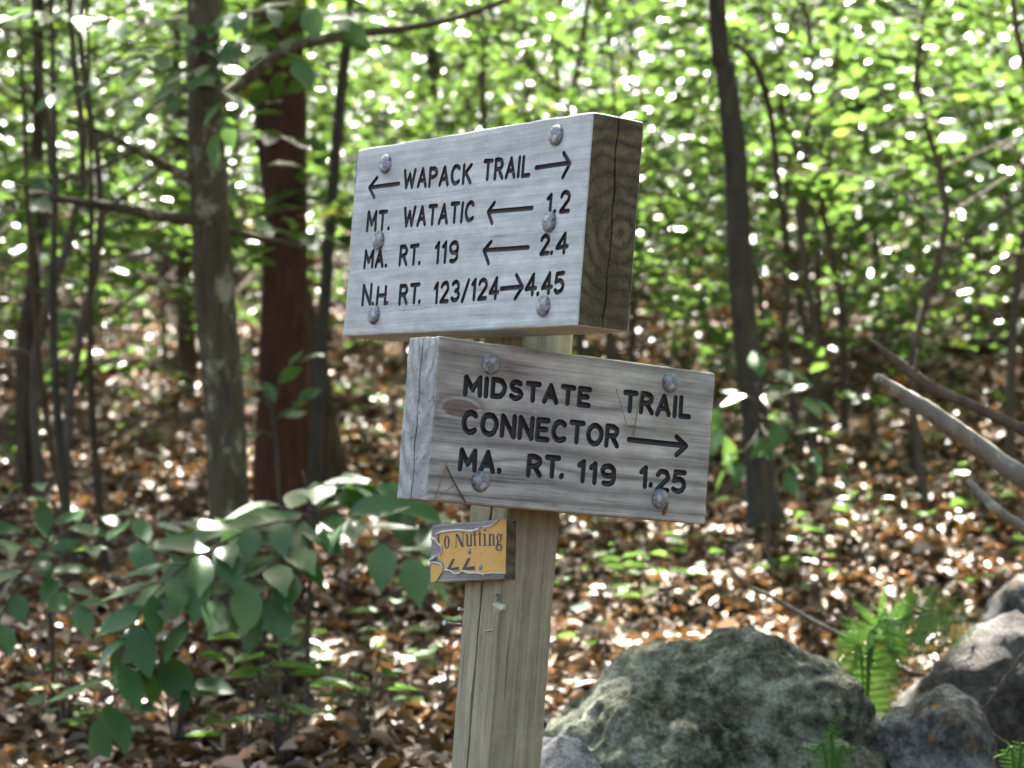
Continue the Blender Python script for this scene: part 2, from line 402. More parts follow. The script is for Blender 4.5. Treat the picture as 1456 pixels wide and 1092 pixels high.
def make_canopy_mesh(seed, base, top, rad, nl, leaf=0.13):
    """crown of a tall tree: leaf sprays on limbs between base and top heights above the foot"""
    r = np.random.default_rng(seed); st = MB(); Ps, As, Ns = [], [], []
    nb = 24
    for k in range(nb):
        h = base + (top - base) * (k + r.random()) / nb * 0.93
        tt = (h - base) / (top - base); w = rad * (0.35 + 0.95 * math.sin(math.pi * (0.18 + 0.72 * tt)))
        az = k * 2.4 + r.normal(0, .3); L = w * r.uniform(0.7, 1.1)
        d = np.array([math.cos(az), math.sin(az), 0.2 + 0.3 * r.random()]); b = np.array([0, 0, h])
        e = b + d * L
        st.tube([b, b + d * L * .5 + np.array([0, 0, .15]), e], [0.035, 0.02, 0.006], 5, cap=False)
        m = max(3, int(nl / nb / 9))
        cen = [b + d * L * u + r.normal(0, .25, 3) for u in (0.5, 1.0)]
        for q in range(m):
            s0 = cen[q % 2] + r.normal(0, 0.22, 3) * np.array([1, 1, .5])
            p_, a_, n_ = spray(s0, d + r.normal(0, 0.9, 3) * np.array([1, 1, .4]), 0.35 + 0.3 * r.random(), 9, leaf, r)
            Ps.append(p_); As.append(a_); Ns.append(n_)
    Ps = np.concatenate(Ps); As = np.concatenate(As); Ns = np.concatenate(Ns); n = len(Ps)
    L = leaf * r.uniform(0.7, 1.35, n)
    v, q = leaves(Ps, As, Ns, L, L * r.uniform(0.55, 0.75, n), 0.1, 0.08)
    return st.mesh('limbs'), np_mesh('crown', v, q)

def leaf_object_mesh(seed):                    # a broad pointed leaf, unit length along +X, upper side +Z
    r = np.random.default_rng(seed); k = 7; v = []; f = []
    prof = [0.02, 0.15, 0.225, 0.245, 0.2, 0.09, 0.0]
    for i in range(k):
        t = i / (k - 1); w = prof[i] * r.uniform(0.93, 1.07); z = -0.16 * t * t + 0.03 * math.sin(5 * t + seed)
        v += [(t, w, z + w * (0.25 + 0.1 * math.sin(seed + 3 * t))), (t, 0, z), (t, -w, z + w * (0.22 + 0.1 * math.cos(seed + 4 * t)))]
    for i in range(k - 1):
        b = 3 * i; f += [(b, b + 1, b + 4, b + 3), (b + 1, b + 2, b + 5, b + 4)]
    me = bpy.data.meshes.new('leaf'); me.from_pydata(v, [], f); me.update(); me.shade_smooth(); me.materials.append(MAT['leaf_near'])
    return me
LEAF = [leaf_object_mesh(s) for s in range(5)]

def leaf_matrix(pos, axis, up, L):
    x = Vector(axis).normalized(); y = Vector(up).cross(x).normalized(); z = x.cross(y)
    return Matrix(((x.x * L, y.x * L, z.x * L, pos[0]), (x.y * L, y.y * L, z.y * L, pos[1]), (x.z * L, y.z * L, z.z * L, pos[2]), (0, 0, 0, 1)))

# ------------------------------------------------------------------ trees
def tree(name, label, pix, depth, widths, bark, height=9.0, limbs=(), crown=None, cat='tree', group=None, sides=14, wob=0.05):
    """trunk through photograph pixels at a forward distance taken from where its foot meets the ground"""
    pts = [P(x, y, depth) for x, y in pix]
    rad = [w * depth / F_PX / 2 for w in widths]
    foot = pts[-1].copy(); fz = gz(foot.x, foot.y)
    d = (pts[0] - pts[-1]).normalized()
    pts = list(reversed(pts)); rad = list(reversed(rad))
    pts = [Vector((foot.x, foot.y, fz - 0.15)), Vector((foot.x, foot.y, fz + 0.01))] + [p for p in pts if p.z > fz + 0.1]
    rad = [rad[0] * 1.35, rad[0] * 1.18] + rad[-(len(pts) - 2):]
    last = pts[-1]; g = Vector((d.x * .5, d.y * .5, 1)).normalized(); extra = max(0.0, fz + height - last.z)
    for k in (0.35, 0.7, 1.0):
        if extra > 0: pts.append(last + g * extra * k); rad.append(rad[-1] * (0.75 if k < 1 else 0.4))
    root = empty(name, (foot.x, foot.y, fz), label, cat, group)
    mb = MB(); random.seed(hash(label) % 1000 if False else len(label) * 7)
    sp_ = smooth_path(pts, 5); rr = np.interp(np.linspace(0, len(pts) - 1, len(sp_)), np.arange(len(pts)), rad)
    mb.tube(sp_, list(rr), sides, wob=wob)
    o = obj('trunk', mb.mesh('trunk'), bark, root, smooth=True)
    for lp, lw in limbs:
        lm = MB(); q = smooth_path([P(x, y, depth + dd) for x, y, dd in lp], 5)
        ww = np.interp(np.linspace(0, 1, len(q)), np.linspace(0, 1, len(lw)), lw) * depth / F_PX / 2
        lm.tube(q, list(ww), 8, wob=0.08); obj('limb', lm.mesh('limb'), bark, root, smooth=True)
    if crown is not None:
        cl, cr, hb = crown
        T = Vector(sp_[-1]); 
        M = Matrix.Translation(Vector((foot.x + (T.x - foot.x) * .7, foot.y + (T.y - foot.y) * .7, fz))) @ Matrix.Rotation(random.random() * 6.28, 4, 'Z') @ Matrix.Scale(height / 10.0, 4)
        obj('branches', cl, MAT['bark_brown'], root, M); tag(obj('crown', cr, MAT['leaf_top'], root, M), kind='stuff')
    return root

CANOPY = [make_canopy_mesh(100 + i, 4.2, 10.2, 2.4, 3300) for i in range(3)]
CAN = lambda i: (*CANOPY[i % 3], 0)
SPARSE = [(*make_canopy_mesh(120 + i, 4.4, 10.4, 2.2, 1500), 0) for i in range(2)]

lichen_tree = tree('lichen_tree', 'slim grey trunk mottled with pale lichen and a lit side branch', [(288, -10), (291, 130), (296, 250), (304, 400), (318, 560), (328, 740), (345, 905)], 7.25, [46, 50, 54, 58, 58, 60, 66], MAT['bark_lichen'], crown=CAN(0),
     limbs=[([(292, 315, 0), (235, 308, -.05), (150, 292, -.1), (70, 281, -.15)], [20, 17, 13, 9]),
            ([(296, 318, 0), (350, 334, .05), (430, 350, .1)], [15, 11, 7]),
            ([(288, 260, 0), (250, 243, -.05), (200, 217, -.1), (160, 195, -.1), (95, 170, -.1)], [18, 15, 11, 9, 6]),
            ([(190, 214, -.1), (150, 235, -.2), (80, 258, -.3)], [9, 7, 4]),
            ([(300, 150, 0), (330, 130, .05), (400, 75, .1), (480, 52, .1), (560, 42, .1), (640, 28, .1), (730, -4, .1)], [22, 20, 17, 15, 12, 10, 8])])
tree('red_tree', 'stout red-brown trunk standing behind the lichen-mottled trunk', [(405, -10), (407, 150), (406, 330), (404, 520), (403, 735)], 9.7, [54, 58, 62, 70, 80], MAT['bark_red'], crown=SPARSE[0])
tree('grey_tree', 'grey-brown trunk close beside the stout red-brown trunk', [(372, -10), (376, 150), (400, 330), (440, 480), (458, 600), (474, 715)], 10.1, [30, 32, 36, 38, 42, 54], MAT['bark_brown'], crown=SPARSE[1])
tree('thin_tree', 'thin straight dark sapling trunk between the red-brown trunk and the sign', [(497, -10), (486, 120), (474, 260), (462, 420), (453, 560), (447, 690)], 8.9, [15, 15, 16, 17, 17, 20], MAT['bark_grey'], height=6, crown=None)
tree('distant_tree', 'small distant trunk seen beside the lichen-mottled trunk', [(256, -10), (258, 200), (262, 330), (266, 520)], 14.6, [20, 22, 24, 28], MAT['bark_brown'], crown=SPARSE[0])
tree('smooth_tree', 'slim smooth dark grey trunk leaning left behind the sign boards', [(1019, -10), (1030, 90), (1045, 220), (1050, 330), (1060, 480), (1074, 600), (1082, 700), (1088, 790)], 8.6, [25, 29, 33, 35, 36, 38, 41, 52], MAT['bark_grey'], crown=SPARSE[1],
     limbs=[([(1045, 60, 0), (1075, 95, .1), (1095, 160, .2), (1105, 250, .3), (1118, 360, .4)], [6, 9, 10, 8, 5])])
tree('thin_tree', 'thin dark distant stem showing above the upper sign board', [(606, -10), (613, 60), (617, 150), (622, 300), (628, 480)], 15.8, [15, 16, 17, 18, 22], MAT['bark_grey'], height=7, crown=None)
tree('thin_tree', 'thin wavy stem at the edge of the clump of bare saplings', [(40, 300), (52, 480), (70, 620), (92, 730), (96, 860)], 7.6, [6, 8, 9, 10, 12], MAT['bark_brown'], height=2.3, sides=8)
tree('thin_tree', 'thin straight stem leaning over in the clump of bare saplings', [(78, 250), (76, 420), (80, 560), (92, 700), (110, 850)], 7.7, [8, 11, 12, 13, 15], MAT['bark_grey'], height=3.2, sides=8)
tree('thin_tree', 'slender upright brown stem beside the clump of bare saplings', [(55, 90), (52, 280), (47, 450), (45, 640), (50, 690)], 10.3, [15, 18, 20, 22, 24], MAT['bark_brown'], height=5, sides=8)
tree('thin_tree', 'thin stem with forked top left of the lichen-mottled trunk', [(130, 330), (128, 500), (135, 640), (150, 790)], 8.5, [7, 9, 10, 12], MAT['bark_brown'], height=2.9, sides=8)

# canopy trees of the surrounding wood (their crowns shade the place)
proto = None
spots = []
r_ = np.random.default_rng(21)
for y in np.arange(4.5, 66, 4.6):
    for x in np.arange(-18.4, 18.5, 4.6):
        X = x + r_.uniform(-1.3, 1.3); Y = y + r_.uniform(-1.3, 1.3)
        half = 0.21 * Y
        if abs(X) < half + 0.35 and (Y < 24 or r_.random() < .55): continue
        if X < -2.5 and Y < 8: continue
        spots.append((X, Y))
for (x, y) in [(2.9, 1.2), (4.2, -1.8), (5.8, 2.6), (0.6, -3.8), (3.2, -5.0)]: spots.append((x, y))  # unseen trees added beside and behind the camera to block skylight
gp = 'trees of the surrounding wood'
for i, (x, y) in enumerate(spots):
    z = gz(x, y); s = r_.uniform(0.85, 1.2) * (1.2 if y > 22 else 1); M = Matrix.Translation((x, y, z)) @ Matrix.Rotation(r_.uniform(0, 6.28), 4, 'Z') @ Matrix.Scale(s, 4)
    if i < 3:
        mb = MB(); q = smooth_path([(0, 0, -.2), (0, 0, 0), (.06, .03, 2.5), (-.05, .1, 5), (.0, 0, 10.1)], 5)
        mb.tube(q, list(np.linspace(.11, .02, len(q))), 10, wob=.05)
        rt = empty('forest_tree', (0, 0, 0), 'slender brown trunk of a forest tree on the slope, its leafy crown high overhead', 'tree', gp)
        obj('trunk', mb.mesh('trunk'), MAT['bark_brown'], rt, smooth=True)
        obj('branches', CANOPY[i][0], MAT['bark_brown'], rt); tag(obj('crown', CANOPY[i][1], MAT['leaf_top'], rt), kind='stuff')
        spots[i] = (rt, M)
    else:
        dup(spots[i % 3][0], M)
for i in range(3):
    rt, M = spots[i]; rt.location, rt.rotation_euler, rt.scale = M.to_translation(), M.to_euler(), M.to_scale()

# ------------------------------------------------------------------ understorey saplings on the slope
SAP = [make_sapling_mesh(40 + i, H, sp_, nb, first=fi) for i, (H, sp_, nb, fi) in enumerate([(3.2, 1.1, 34, .2), (4.2, 1.4, 46, .22), (2.4, .9, 26, .22), (3.6, 1.3, 42, .18), (1.6, .7, 18, .2)])]
SAP += [make_sapling_mesh(60 + i, H, sp_, nb, first=fi, leaf=.115, per=8) for i, (H, sp_, nb, fi) in enumerate([(3.1, 1.25, 22, .36), (2.7, 1.1, 17, .4)])]
SAPROOT = [None] * len(SAP)
def sapling(kind, x, y, s, label, group):
    z = gz(x, y)
    M = Matrix.Translation((x, y, z)) @ Matrix.Rotation(r_.uniform(0, 6.28), 4, 'Z') @ Matrix.Scale(s, 4)
    rt = empty('sapling', (x, y, z), label, 'sapling', group)
    rt.rotation_euler = M.to_euler(); rt.scale = M.to_scale(); WM[rt.name] = M
    obj('stem', SAP[kind][0], MAT['twig'], rt, M); tag(obj('crown', SAP[kind][1], MAT['leaf_under'], rt, M), kind='stuff')
    return rt
near_lab = 'larger-leaved green sapling standing among the trunks at the foot of the slope'
for k, (x, y) in enumerate([(-1.55, 8.5), (1.5, 8.9), (-1.75, 9.2), (-2.35, 10.6), (.55, 12.6), (1.35, 11.4), (1.95, 9.6), (2.5, 11.2), (1.6, 13.2), (-2.9, 12.8), (3.1, 13.0), (-.6, 14.2), (.15, 15.5), (2.45, 15)]):
    sapling(5 + k % 2, x, y, r_.uniform(.9, 1.15), near_lab, 'larger-leaved saplings at the foot of the slope')
lab = 'leafy green understorey sapling among others on the sunlit slope'
grp = 'understorey saplings on the slope'
cnt = 0
for (y0, y1, n) in [(9.5, 14, 20), (14, 20, 34), (20, 28, 46), (28, 40, 50), (40, 58, 46)]:
    for k in range(n):
        y = r_.uniform(y0, y1); x = r_.uniform(-1, 1) * (0.21 * y + 0.8)
        u = x / y * F_PX + CX
        kind = int(r_.integers(0, 4)); s = r_.uniform(0.8, 1.2)
        if y < 14 and (abs(u - 800) < 230 or 300 < u < 600) and r_.random() < .5: continue
        size = ['tall', 'very tall', 'short', 'broad'][kind]; where = 'low on the slope just behind the trunks' if y < 17 else 'half way up the slope' if y < 30 else 'near the crest of the slope'
        sapling(kind, x, y, s, f'{size} leafy green understorey sapling {where}', f'{size} saplings {where}')

# ------------------------------------------------------------------ signpost
LEAN, POST_YAW, POST_S = 0.0766, 0.6316, 0.089
def sign_axes(yaw):
    u = Vector((math.sin(LEAN), SP, 1.0)).normalized()            # camera frame
    n = Vector((math.sin(yaw), -math.cos(yaw), 0)); n = (n - u * n.dot(u)).normalized()
    r = u.cross(n)
    return [c2w(v) - CAM for v in (r, -n, u)]
def frame(o, ax):
    r, d, u = ax
    return Matrix(((r.x, d.x, u.x, o.x), (r.y, d.y, u.y, o.y), (r.z, d.z, u.z, o.z), (0, 0, 0, 1)))
axR = sign_axes(POST_YAW); axL = sign_axes(POST_YAW - math.pi / 2 - 0.0161)
base = c2w((-0.0314, 3.2619, -0.5115))
UW, UH, UT, UO, UB = 0.5634, 0.2718, 0.083, -0.0451, 0.5768
LW, LH, LT, LO, LB = 0.4691, 0.2113, 0.0722, 0.0520, 0.3462
M_post = frame(base, axR)
M_up = frame(base + axL[0] * UO + axL[2] * UB - axL[1] * (UT + 0.0005), axL)
M_lo = frame(base + axR[0] * LO + axR[2] * LB - axR[1] * (LT + 0.0005), axR)

def on_plane(M, px, py, y=0.0):               # pixel -> (x, z) on the plane y of a board's own frame
    Mi = M.inverted(); o = Mi @ CAM; d = (Mi.to_3x3() @ ray(px, py))
    t = (y - o.y) / d.y; q = o + d * t
    return q.x, q.z

def arc(cx, cy, rx, ry, a0, a1, n=9):
    return [(cx + rx * math.cos(R(a0 + (a1 - a0) * i / (n - 1))), cy + ry * math.sin(R(a0 + (a1 - a0) * i / (n - 1)))) for i in range(n)]
GLYPH = {   # width, strokes in units of the cap height
 'A': (.62, [[(0, 0), (.31, 1), (.62, 0)], [(.12, .34), (.5, .34)]]),
 'C': (.6, [arc(.33, .5, .33, .5, 48, 312, 13)]),
 'D': (.6, [[(0, 0), (0, 1), (.2, 1)] + arc(.22, .5, .38, .5, 80, -80, 9) + [(.2, 0), (0, 0)]]),
 'E': (.5, [[(.5, 1), (0, 1), (0, 0), (.5, 0)], [(0, .52), (.42, .52)]]),
 'H': (.58, [[(0, 0), (0, 1)], [(.58, 0), (.58, 1)], [(0, .5), (.58, .5)]]),
 'I': (.02, [[(0, 0), (.01, 1)]]),
 'K': (.56, [[(0, 0), (0, 1)], [(.54, 1), (.02, .42)], [(.18, .6), (.56, 0)]]),
 'L': (.48, [[(0, 1), (0, 0), (.48, 0)]]),
 'M': (.72, [[(0, 0), (.03, 1), (.36, .3), (.69, 1), (.72, 0)]]),
 'N': (.58, [[(0, 0), (0, 1), (.58, 0), (.58, 1)]]),
 'O': (.68, [arc(.34, .5, .34, .5, 90, 450, 17)]),
 'P': (.52, [[(0, 0), (0, 1), (.25, 1)] + arc(.27, .75, .25, .25, 80, -80, 7) + [(.2, .5), (.02, .5)]]),
 'R': (.56, [[(0, 0), (0, 1), (.25, 1)] + arc(.27, .75, .25, .25, 80, -80, 7) + [(.2, .5), (.02, .5)], [(.26, .5), (.56, 0)]]),
 'S': (.52, [arc(.27, .75, .25, .25, 40, 250, 9) + arc(.26, .26, .26, .26, 85, -150, 10)]),
 'T': (.58, [[(0, 1), (.58, 1)], [(.29, 1), (.29, 0)]]),
 'W': (.86, [[(0, 1), (.2, 0), (.43, .75), (.66, 0), (.86, 1)]]),
 '1': (.2, [[(0, .8), (.18, 1), (.18, 0)]]),
 '2': (.52, [arc(.26, .72, .25, .28, 165, -35, 9) + [(.02, 0), (.52, 0)]]),
 '3': (.5, [arc(.23, .75, .24, .25, 150, -80, 9) + arc(.24, .26, .27, .26, 80, -150, 9)]),
 '4': (.56, [[(.4, 0), (.4, 1), (0, .3), (.56, .3)]]),
 '5': (.5, [[(.48, 1), (.08, 1), (.04, .56)] + arc(.23, .32, .28, .32, 110, -140, 9)]),
 '9': (.5, [arc(.25, .72, .25, .28, 0, 350, 13) + [(.49, .5)] + arc(.22, .3, .28, .3, 10, -90, 6) + [(.08, .03)]]),
 '.': (.02, [[(0, .02), (.012, .03)]]),
 '/': (.4, [[(0, -.05), (.4, 1.02)]]),
}
def word_strokes(M, text, p0, p1, hpx):
    """lay text on the board between the baseline ends p0 and p1 (pixels), with capitals hpx tall"""
    x0, z0 = on_plane(M, *p0); x1, z1 = on_plane(M, *p1)
    xt, zt = on_plane(M, p0[0] + hpx * 0.08, p0[1] - hpx)
    h = zt - z0; n = len(text)
    tot = sum(GLYPH[c][0] for c in text); L = math.hypot(x1 - x0, z1 - z0)
    if n == 1: fx = L / max(GLYPH[text][0], .05) if GLYPH[text][0] > .1 else h * .55; gap = 0
    else:
        gap = 0.3; fx = L / (tot + gap * (n - 1))
    out = []; x = 0; ux, uz = (x1 - x0) / L, (z1 - z0) / L
    for c in text:
        w, strokes = GLYPH[c]; jit = random.uniform(-.015, .015) * h
        for s in strokes:
            out.append([(x0 + ux * (x + a * fx), z0 + uz * (x + a * fx) + b * h + jit) for a, b in s])
        x += (w + gap) * fx
    return out
def px_strokes(M, *lines): return [[on_plane(M, *p) for p in l] for l in lines]

def groove_cutter(strokes, rad, depth):
    """closed capsule tubes along the strokes, centred just above the face y=0, reaching depth into it"""
    mb = MB(); parts = []
    for s in strokes:
        cur = [s[0]]
        for i in range(1, len(s)):
            cur.append(s[i])
            if i < len(s) - 1:
                d1 = (Vector(s[i]) - Vector(s[i - 1])).normalized(); d2 = (Vector(s[i + 1]) - Vector(s[i])).normalized()
                if d1.dot(d2) < 0.5: parts.append(cur); cur = [s[i]]
        parts.append(cur)
    for s in parts:
        s = [Vector((x, rad - depth, z)) for x, z in s]
        s = [v + Vector((random.uniform(-1, 1), 0, random.uniform(-1, 1))) * 0.0004 for v in s]
        if (s[0] - s[-1]).length < 1e-3 and len(s) > 4: s[-1] = s[-1] + (s[1] - s[0]) * 0.4
        t0 = (s[1] - s[0]).normalized(); t1 = (s[-1] - s[-2]).normalized()
        pts = [s[0] - t0 * rad * .95, s[0] - t0 * rad * .6] + s + [s[-1] + t1 * rad * .6, s[-1] + t1 * rad * .95]
        rad_l = [rad * .3, rad * .8] + [rad] * len(s) + [rad * .8, rad * .3]
        # mitre: widen at sharp corners
        n = 10; vs_ = []
        for i, p in enumerate(pts):
            a = pts[max(i - 1, 0)]; b = pts[min(i + 1, len(pts) - 1)]
            d1 = (p - a).normalized() if i else (b - p).normalized(); d2 = (b - p).normalized() if i < len(pts) - 1 else d1
            t = (d1 + d2)
            t = t.normalized() if t.length > .2 else d1
            sd = Vector((0, 1, 0)).cross(t).normalized()
            k = 1 / max(0.5, math.sqrt(max(0, (1 + d1.dot(d2)) / 2)))
            for j in range(n):
                th = 2 * math.pi * (j + .5) / n
                vs_.append(p + sd * math.cos(th) * rad_l[i] * k + Vector((0, 1, 0)) * math.sin(th) * rad_l[i])
        fs = [(i * n + j, i * n + (j + 1) % n, (i + 1) * n + (j + 1) % n, (i + 1) * n + j) for i in range(len(pts) - 1) for j in range(n)]
        fs += [tuple(reversed(range(n))), tuple((len(pts) - 1) * n + j for j in range(n))]
        mb.add(vs_, fs)
    me = mb.mesh('cutter'); bm = bmesh.new(); bm.from_mesh(me); bmesh.ops.recalc_face_normals(bm, faces=bm.faces); bm.to_mesh(me); bm.free()
    return me

def bevel_box(name, lo, hi, mats, bev=0.003, ends=True, wear=0.0012, cuts=(28, 4, 14)):
    """timber block with rounded, slightly worn edges; slot 1 is the sawn ends (along local x)"""
    mb = MB(); mb.box(lo, hi); me = mb.mesh(name); bm = bmesh.new(); bm.from_mesh(me)
    bmesh.ops.recalc_face_normals(bm, faces=bm.faces)
    bmesh.ops.bevel(bm, geom=list(bm.edges), offset=bev, segments=3, profile=0.6, affect='EDGES')
    lo, hi = Vector(lo), Vector(hi)
    for ax in range(3):
        for k in range(1, cuts[ax]):
            co = Vector(lo); co[ax] = lo[ax] + (hi[ax] - lo[ax]) * k / cuts[ax]
            nn = Vector((0, 0, 0)); nn[ax] = 1
            bmesh.ops.bisect_plane(bm, geom=list(bm.verts) + list(bm.edges) + list(bm.faces), plane_co=co, plane_no=nn)
    from mathutils import noise
    for v in bm.verts:
        e = sum(1 for ax in range(3) if min(v.co[ax] - lo[ax], hi[ax] - v.co[ax]) < bev * 1.1)
        if e >= 2:
            c = (lo + hi) / 2; d = (c - v.co)
            for ax in range(3):
                if min(v.co[ax] - lo[ax], hi[ax] - v.co[ax]) < bev * 1.1:
                    v.co[ax] += math.copysign(wear, d[ax]) * max(0, noise.noise(v.co * 45) + .3)
    for f in bm.faces:
        f.material_index = 1 if ends and abs(f.normal.x) > 0.75 else 0
    me2 = bpy.data.meshes.new(name); bm.to_mesh(me2); bm.free()
    for m in mats: me2.materials.append(m)
    bpy.data.meshes.remove(me)
    return me2

def boolean(me, cutters, solver='EXACT'):
    o = bpy.data.objects.new('tmp', me); col.objects.link(o); tmp = []
    for c in cutters:
        co = bpy.data.objects.new('tmpc', c); col.objects.link(co); tmp.append(co)
        md = o.modifiers.new('b', 'BOOLEAN'); md.operation = 'DIFFERENCE'; md.solver = solver; md.object = co
        if solver == 'EXACT': md.use_self = True; md.material_mode = 'TRANSFER'
    dg = bpy.context.evaluated_depsgraph_get(); dg.update()
    out = bpy.data.meshes.new_from_object(o.evaluated_get(dg), depsgraph=dg)
    for t in [o] + tmp: bpy.data.objects.remove(t)
    return out

def split_paint(me, paint):
    """take the painted groove faces out of the board mesh as a mesh of their own"""
    idx = [i for i, m in enumerate(me.materials) if m == paint]
    parts = []
    for keep in (False, True):
        bm = bmesh.new(); bm.from_mesh(me)
        bmesh.ops.delete(bm, geom=[f for f in bm.faces if (f.material_index in idx) != keep], context='FACES')
        m2 = bpy.data.meshes.new('part'); 
        bm.to_mesh(m2); bm.free()
        for m in me.materials: m2.materials.append(m)
        parts.append(m2)
    return parts

def crack_cutter(pts, width, depth, plane='x', at=0.0, sgn=1, mat=None):
    """thin wedge along (u, v) points on the face at coordinate `at` of axis `plane`, going inwards by depth*sgn"""
    mb = MB(); n = len(pts); vs_ = []
    for i, (u, v) in enumerate(pts):
        w = width * (0.5 + 0.7 * random.random()) * (0.15 if i in (0, n - 1) else 1)
        for (du, dep) in ((-w / 2, -.004), (w / 2, -.004), (0.0, depth)):
            if plane == 'x': vs_.append((at + dep * sgn, u + du, v))
            else: vs_.append((u + du, at + dep * sgn, v))
    fs = [(3 * i + a, 3 * i + b, 3 * i + 3 + b, 3 * i + 3 + a) for i in range(n - 1) for a, b in ((0, 1), (1, 2), (2, 0))]
    fs += [(0, 2, 1), (3 * n - 3, 3 * n - 2, 3 * n - 1)]
    mb.add(vs_, fs); me = mb.mesh('crack'); bm = bmesh.new(); bm.from_mesh(me); bmesh.ops.recalc_face_normals(bm, faces=bm.faces); bm.to_mesh(me); bm.free()
    if mat: me.materials.append(mat)
    return me

def dome(rad, h, n=20, m=5):                  # carriage-bolt head, sitting on y=0 and bulging to -y
    mb = MB(); vs_ = [(rad * 1.0 * math.cos(2 * math.pi * k / n), 0.001, rad * math.sin(2 * math.pi * k / n)) for k in range(n)]
    for i in range(m):
        a = i / m * math.pi / 2; rr = rad * math.cos(a) ** .8; y = -0.0012 - h * math.sin(a)
        vs_ += [(rr * math.cos(2 * math.pi * k / n), y, rr * math.sin(2 * math.pi * k / n)) for k in range(n)]
    fs = [(i * n + k, i * n + (k + 1) % n, (i + 1) * n + (k + 1) % n, (i + 1) * n + k) for i in range(m) for k in range(n)]
    vs_.append((0, -0.0012 - h, 0)); fs += [(m * n + k, m * n + (k + 1) % n, len(vs_) - 1) for k in range(n)]
    mb.add(vs_, fs); me = mb.mesh('bolt'); bm = bmesh.new(); bm.from_mesh(me); bmesh.ops.recalc_face_normals(bm, faces=bm.faces); bm.to_mesh(me); bm.free()
    me.materials.append(MAT['galv']); me.shade_smooth(); return me
BOLT = dome(0.0138, 0.0048)

u1 = lambda x, y: (470 + x / 3.0326, 140 + y / 3.0326)      # measured on enlarged crops of the photograph
u2 = lambda x, y: (540 + x / 2.912, 460 + y / 2.912)
random.seed(3)
kU = 1 / 3.0326; kL = 1 / 2.912
upper = [
 [('s', [(295, 368), (172, 384)]), ('s', [(200, 342), (168, 384), (188, 426)]), ('w', 'WAPACK', (316, 384), (602, 362), 72), ('w', 'TRAIL', (660, 350), (855, 331), 78), ('s', [(886, 298), (1028, 279)]), ('s', [(1006, 236), (1032, 279), (1001, 340)])],
 [('w', 'MT', (158, 569), (236, 564), 76), ('w', '.', (249, 563), (251, 563), 74), ('w', 'WATATIC', (316, 549), (614, 525), 74), ('s', [(870, 472), (684, 489)]), ('s', [(706, 451), (680, 489), (696, 536)]), ('w', '1', (934, 490), (948, 489), 72), ('w', '.', (966, 489), (968, 489), 70), ('w', '2', (990, 488), (1026, 484), 82)],
 [('w', 'MA', (146, 727), (224, 722), 68), ('w', '.', (238, 722), (240, 722), 70), ('w', 'RT', (298, 717), (372, 712), 76), ('w', '.', (382, 713), (384, 713), 70), ('w', '119', (450, 708), (544, 702), 82), ('s', [(852, 642), (668, 655)]), ('s', [(692, 618), (662, 655), (681, 709)]), ('w', '2', (906, 668), (938, 665), 76), ('w', '.', (953, 667), (955, 667), 70), ('w', '4', (974, 668), (1018, 664), 80)],
 [('w', 'N', (138, 888), (170, 886), 80), ('w', '.', (181, 888), (183, 888), 70), ('w', 'H', (200, 886), (234, 884), 70), ('w', '.', (242, 884), (244, 884), 70), ('w', 'RT', (297, 886), (376, 878), 76), ('w', '.', (383, 878), (385, 878), 70), ('w', '123/124', (446, 879), (720, 858), 80), ('s', [(737, 820), (824, 812)]), ('s', [(801, 763), (828, 812), (796, 862)]), ('w', '4', (842, 846), (882, 842), 82), ('w', '.', (893, 845), (895, 845), 70), ('w', '4', (912, 842), (950, 838), 82), ('w', '5', (966, 836), (1000, 833), 80)]]
lower = [
 [('w', 'MIDSTATE', (352, 290), (864, 339), 68), ('w', 'TRAIL', (1012, 358), (1280, 387), 74)],
 [('w', 'CONNECTOR', (345, 448), (982, 506), 80), ('s', [(1032, 482), (1262, 506)]), ('s', [(1229, 470), (1268, 507), (1228, 544)])],
 [('w', 'MA', (332, 600), (468, 612), 76), ('w', '.', (494, 612), (496, 612), 70), ('w', 'RT', (614, 627), (736, 634), 76), ('w', '.', (752, 634), (754, 634), 70), ('w', '119', (822, 648), (966, 668), 76), ('w', '1', (1078, 673), (1098, 674), 74), ('w', '.', (1121, 669), (1123, 669), 70), ('w', '2', (1146, 688), (1190, 691), 78), ('w', '5', (1212, 693), (1258, 696), 78)]]
def collect(M, rows, cv, k):
    out = []
    for row in rows:
        st = []
        for it in row:
            if it[0] == 's': st += px_strokes(M, [cv(*p) for p in it[1]])
            else: st += word_strokes(M, it[1], cv(*it[2]), cv(*it[3]), it[4] * k)
        out.append(st)
    return out

MAT['wood_up'] = wood_mat('weathered_board_pale', (0.70, 0.77, 0.735), (0.34, 0.375, 0.355), (UT * .55, UH * .42), 420, [(0.12, 0.205, .06, .05, .006), (-.1, .07, .09, .04, .006)], 0.42, stain=(0.36, 0.365, 0.37), bump=0.0008, checks=.5)
MAT['wood_up_end'] = wood_mat('dark_end_grain', (0.17, 0.145, 0.08), (0.028, 0.024, 0.018), (UT * .7, UH * .46), 330, (), 1.25, stain=(0.04, 0.034, 0.022), bump=0.0014, wav=0.006)
MAT['wood_lo'] = wood_mat('weathered_board_grey', (0.56, 0.56, 0.52), (0.10, 0.09, 0.082), (LT * 2.2, LH * .62), 640, [(-0.194, 0.122, .05, .021, .016), (.02, .16, .1, .03, .012), (-.08, .055, .06, .02, .008)], 1.2, stain=(0.24, 0.19, 0.155), bump=0.0016, kdark=0.75, checks=.7)
MAT['wood_lo_end'] = wood_mat('pale_end_grain', (0.50, 0.53, 0.50), (0.17, 0.175, 0.17), (LT * .5, LH * 1.05), 460, (), 1.0, bump=0.0014, wav=0.004, zs=.3)
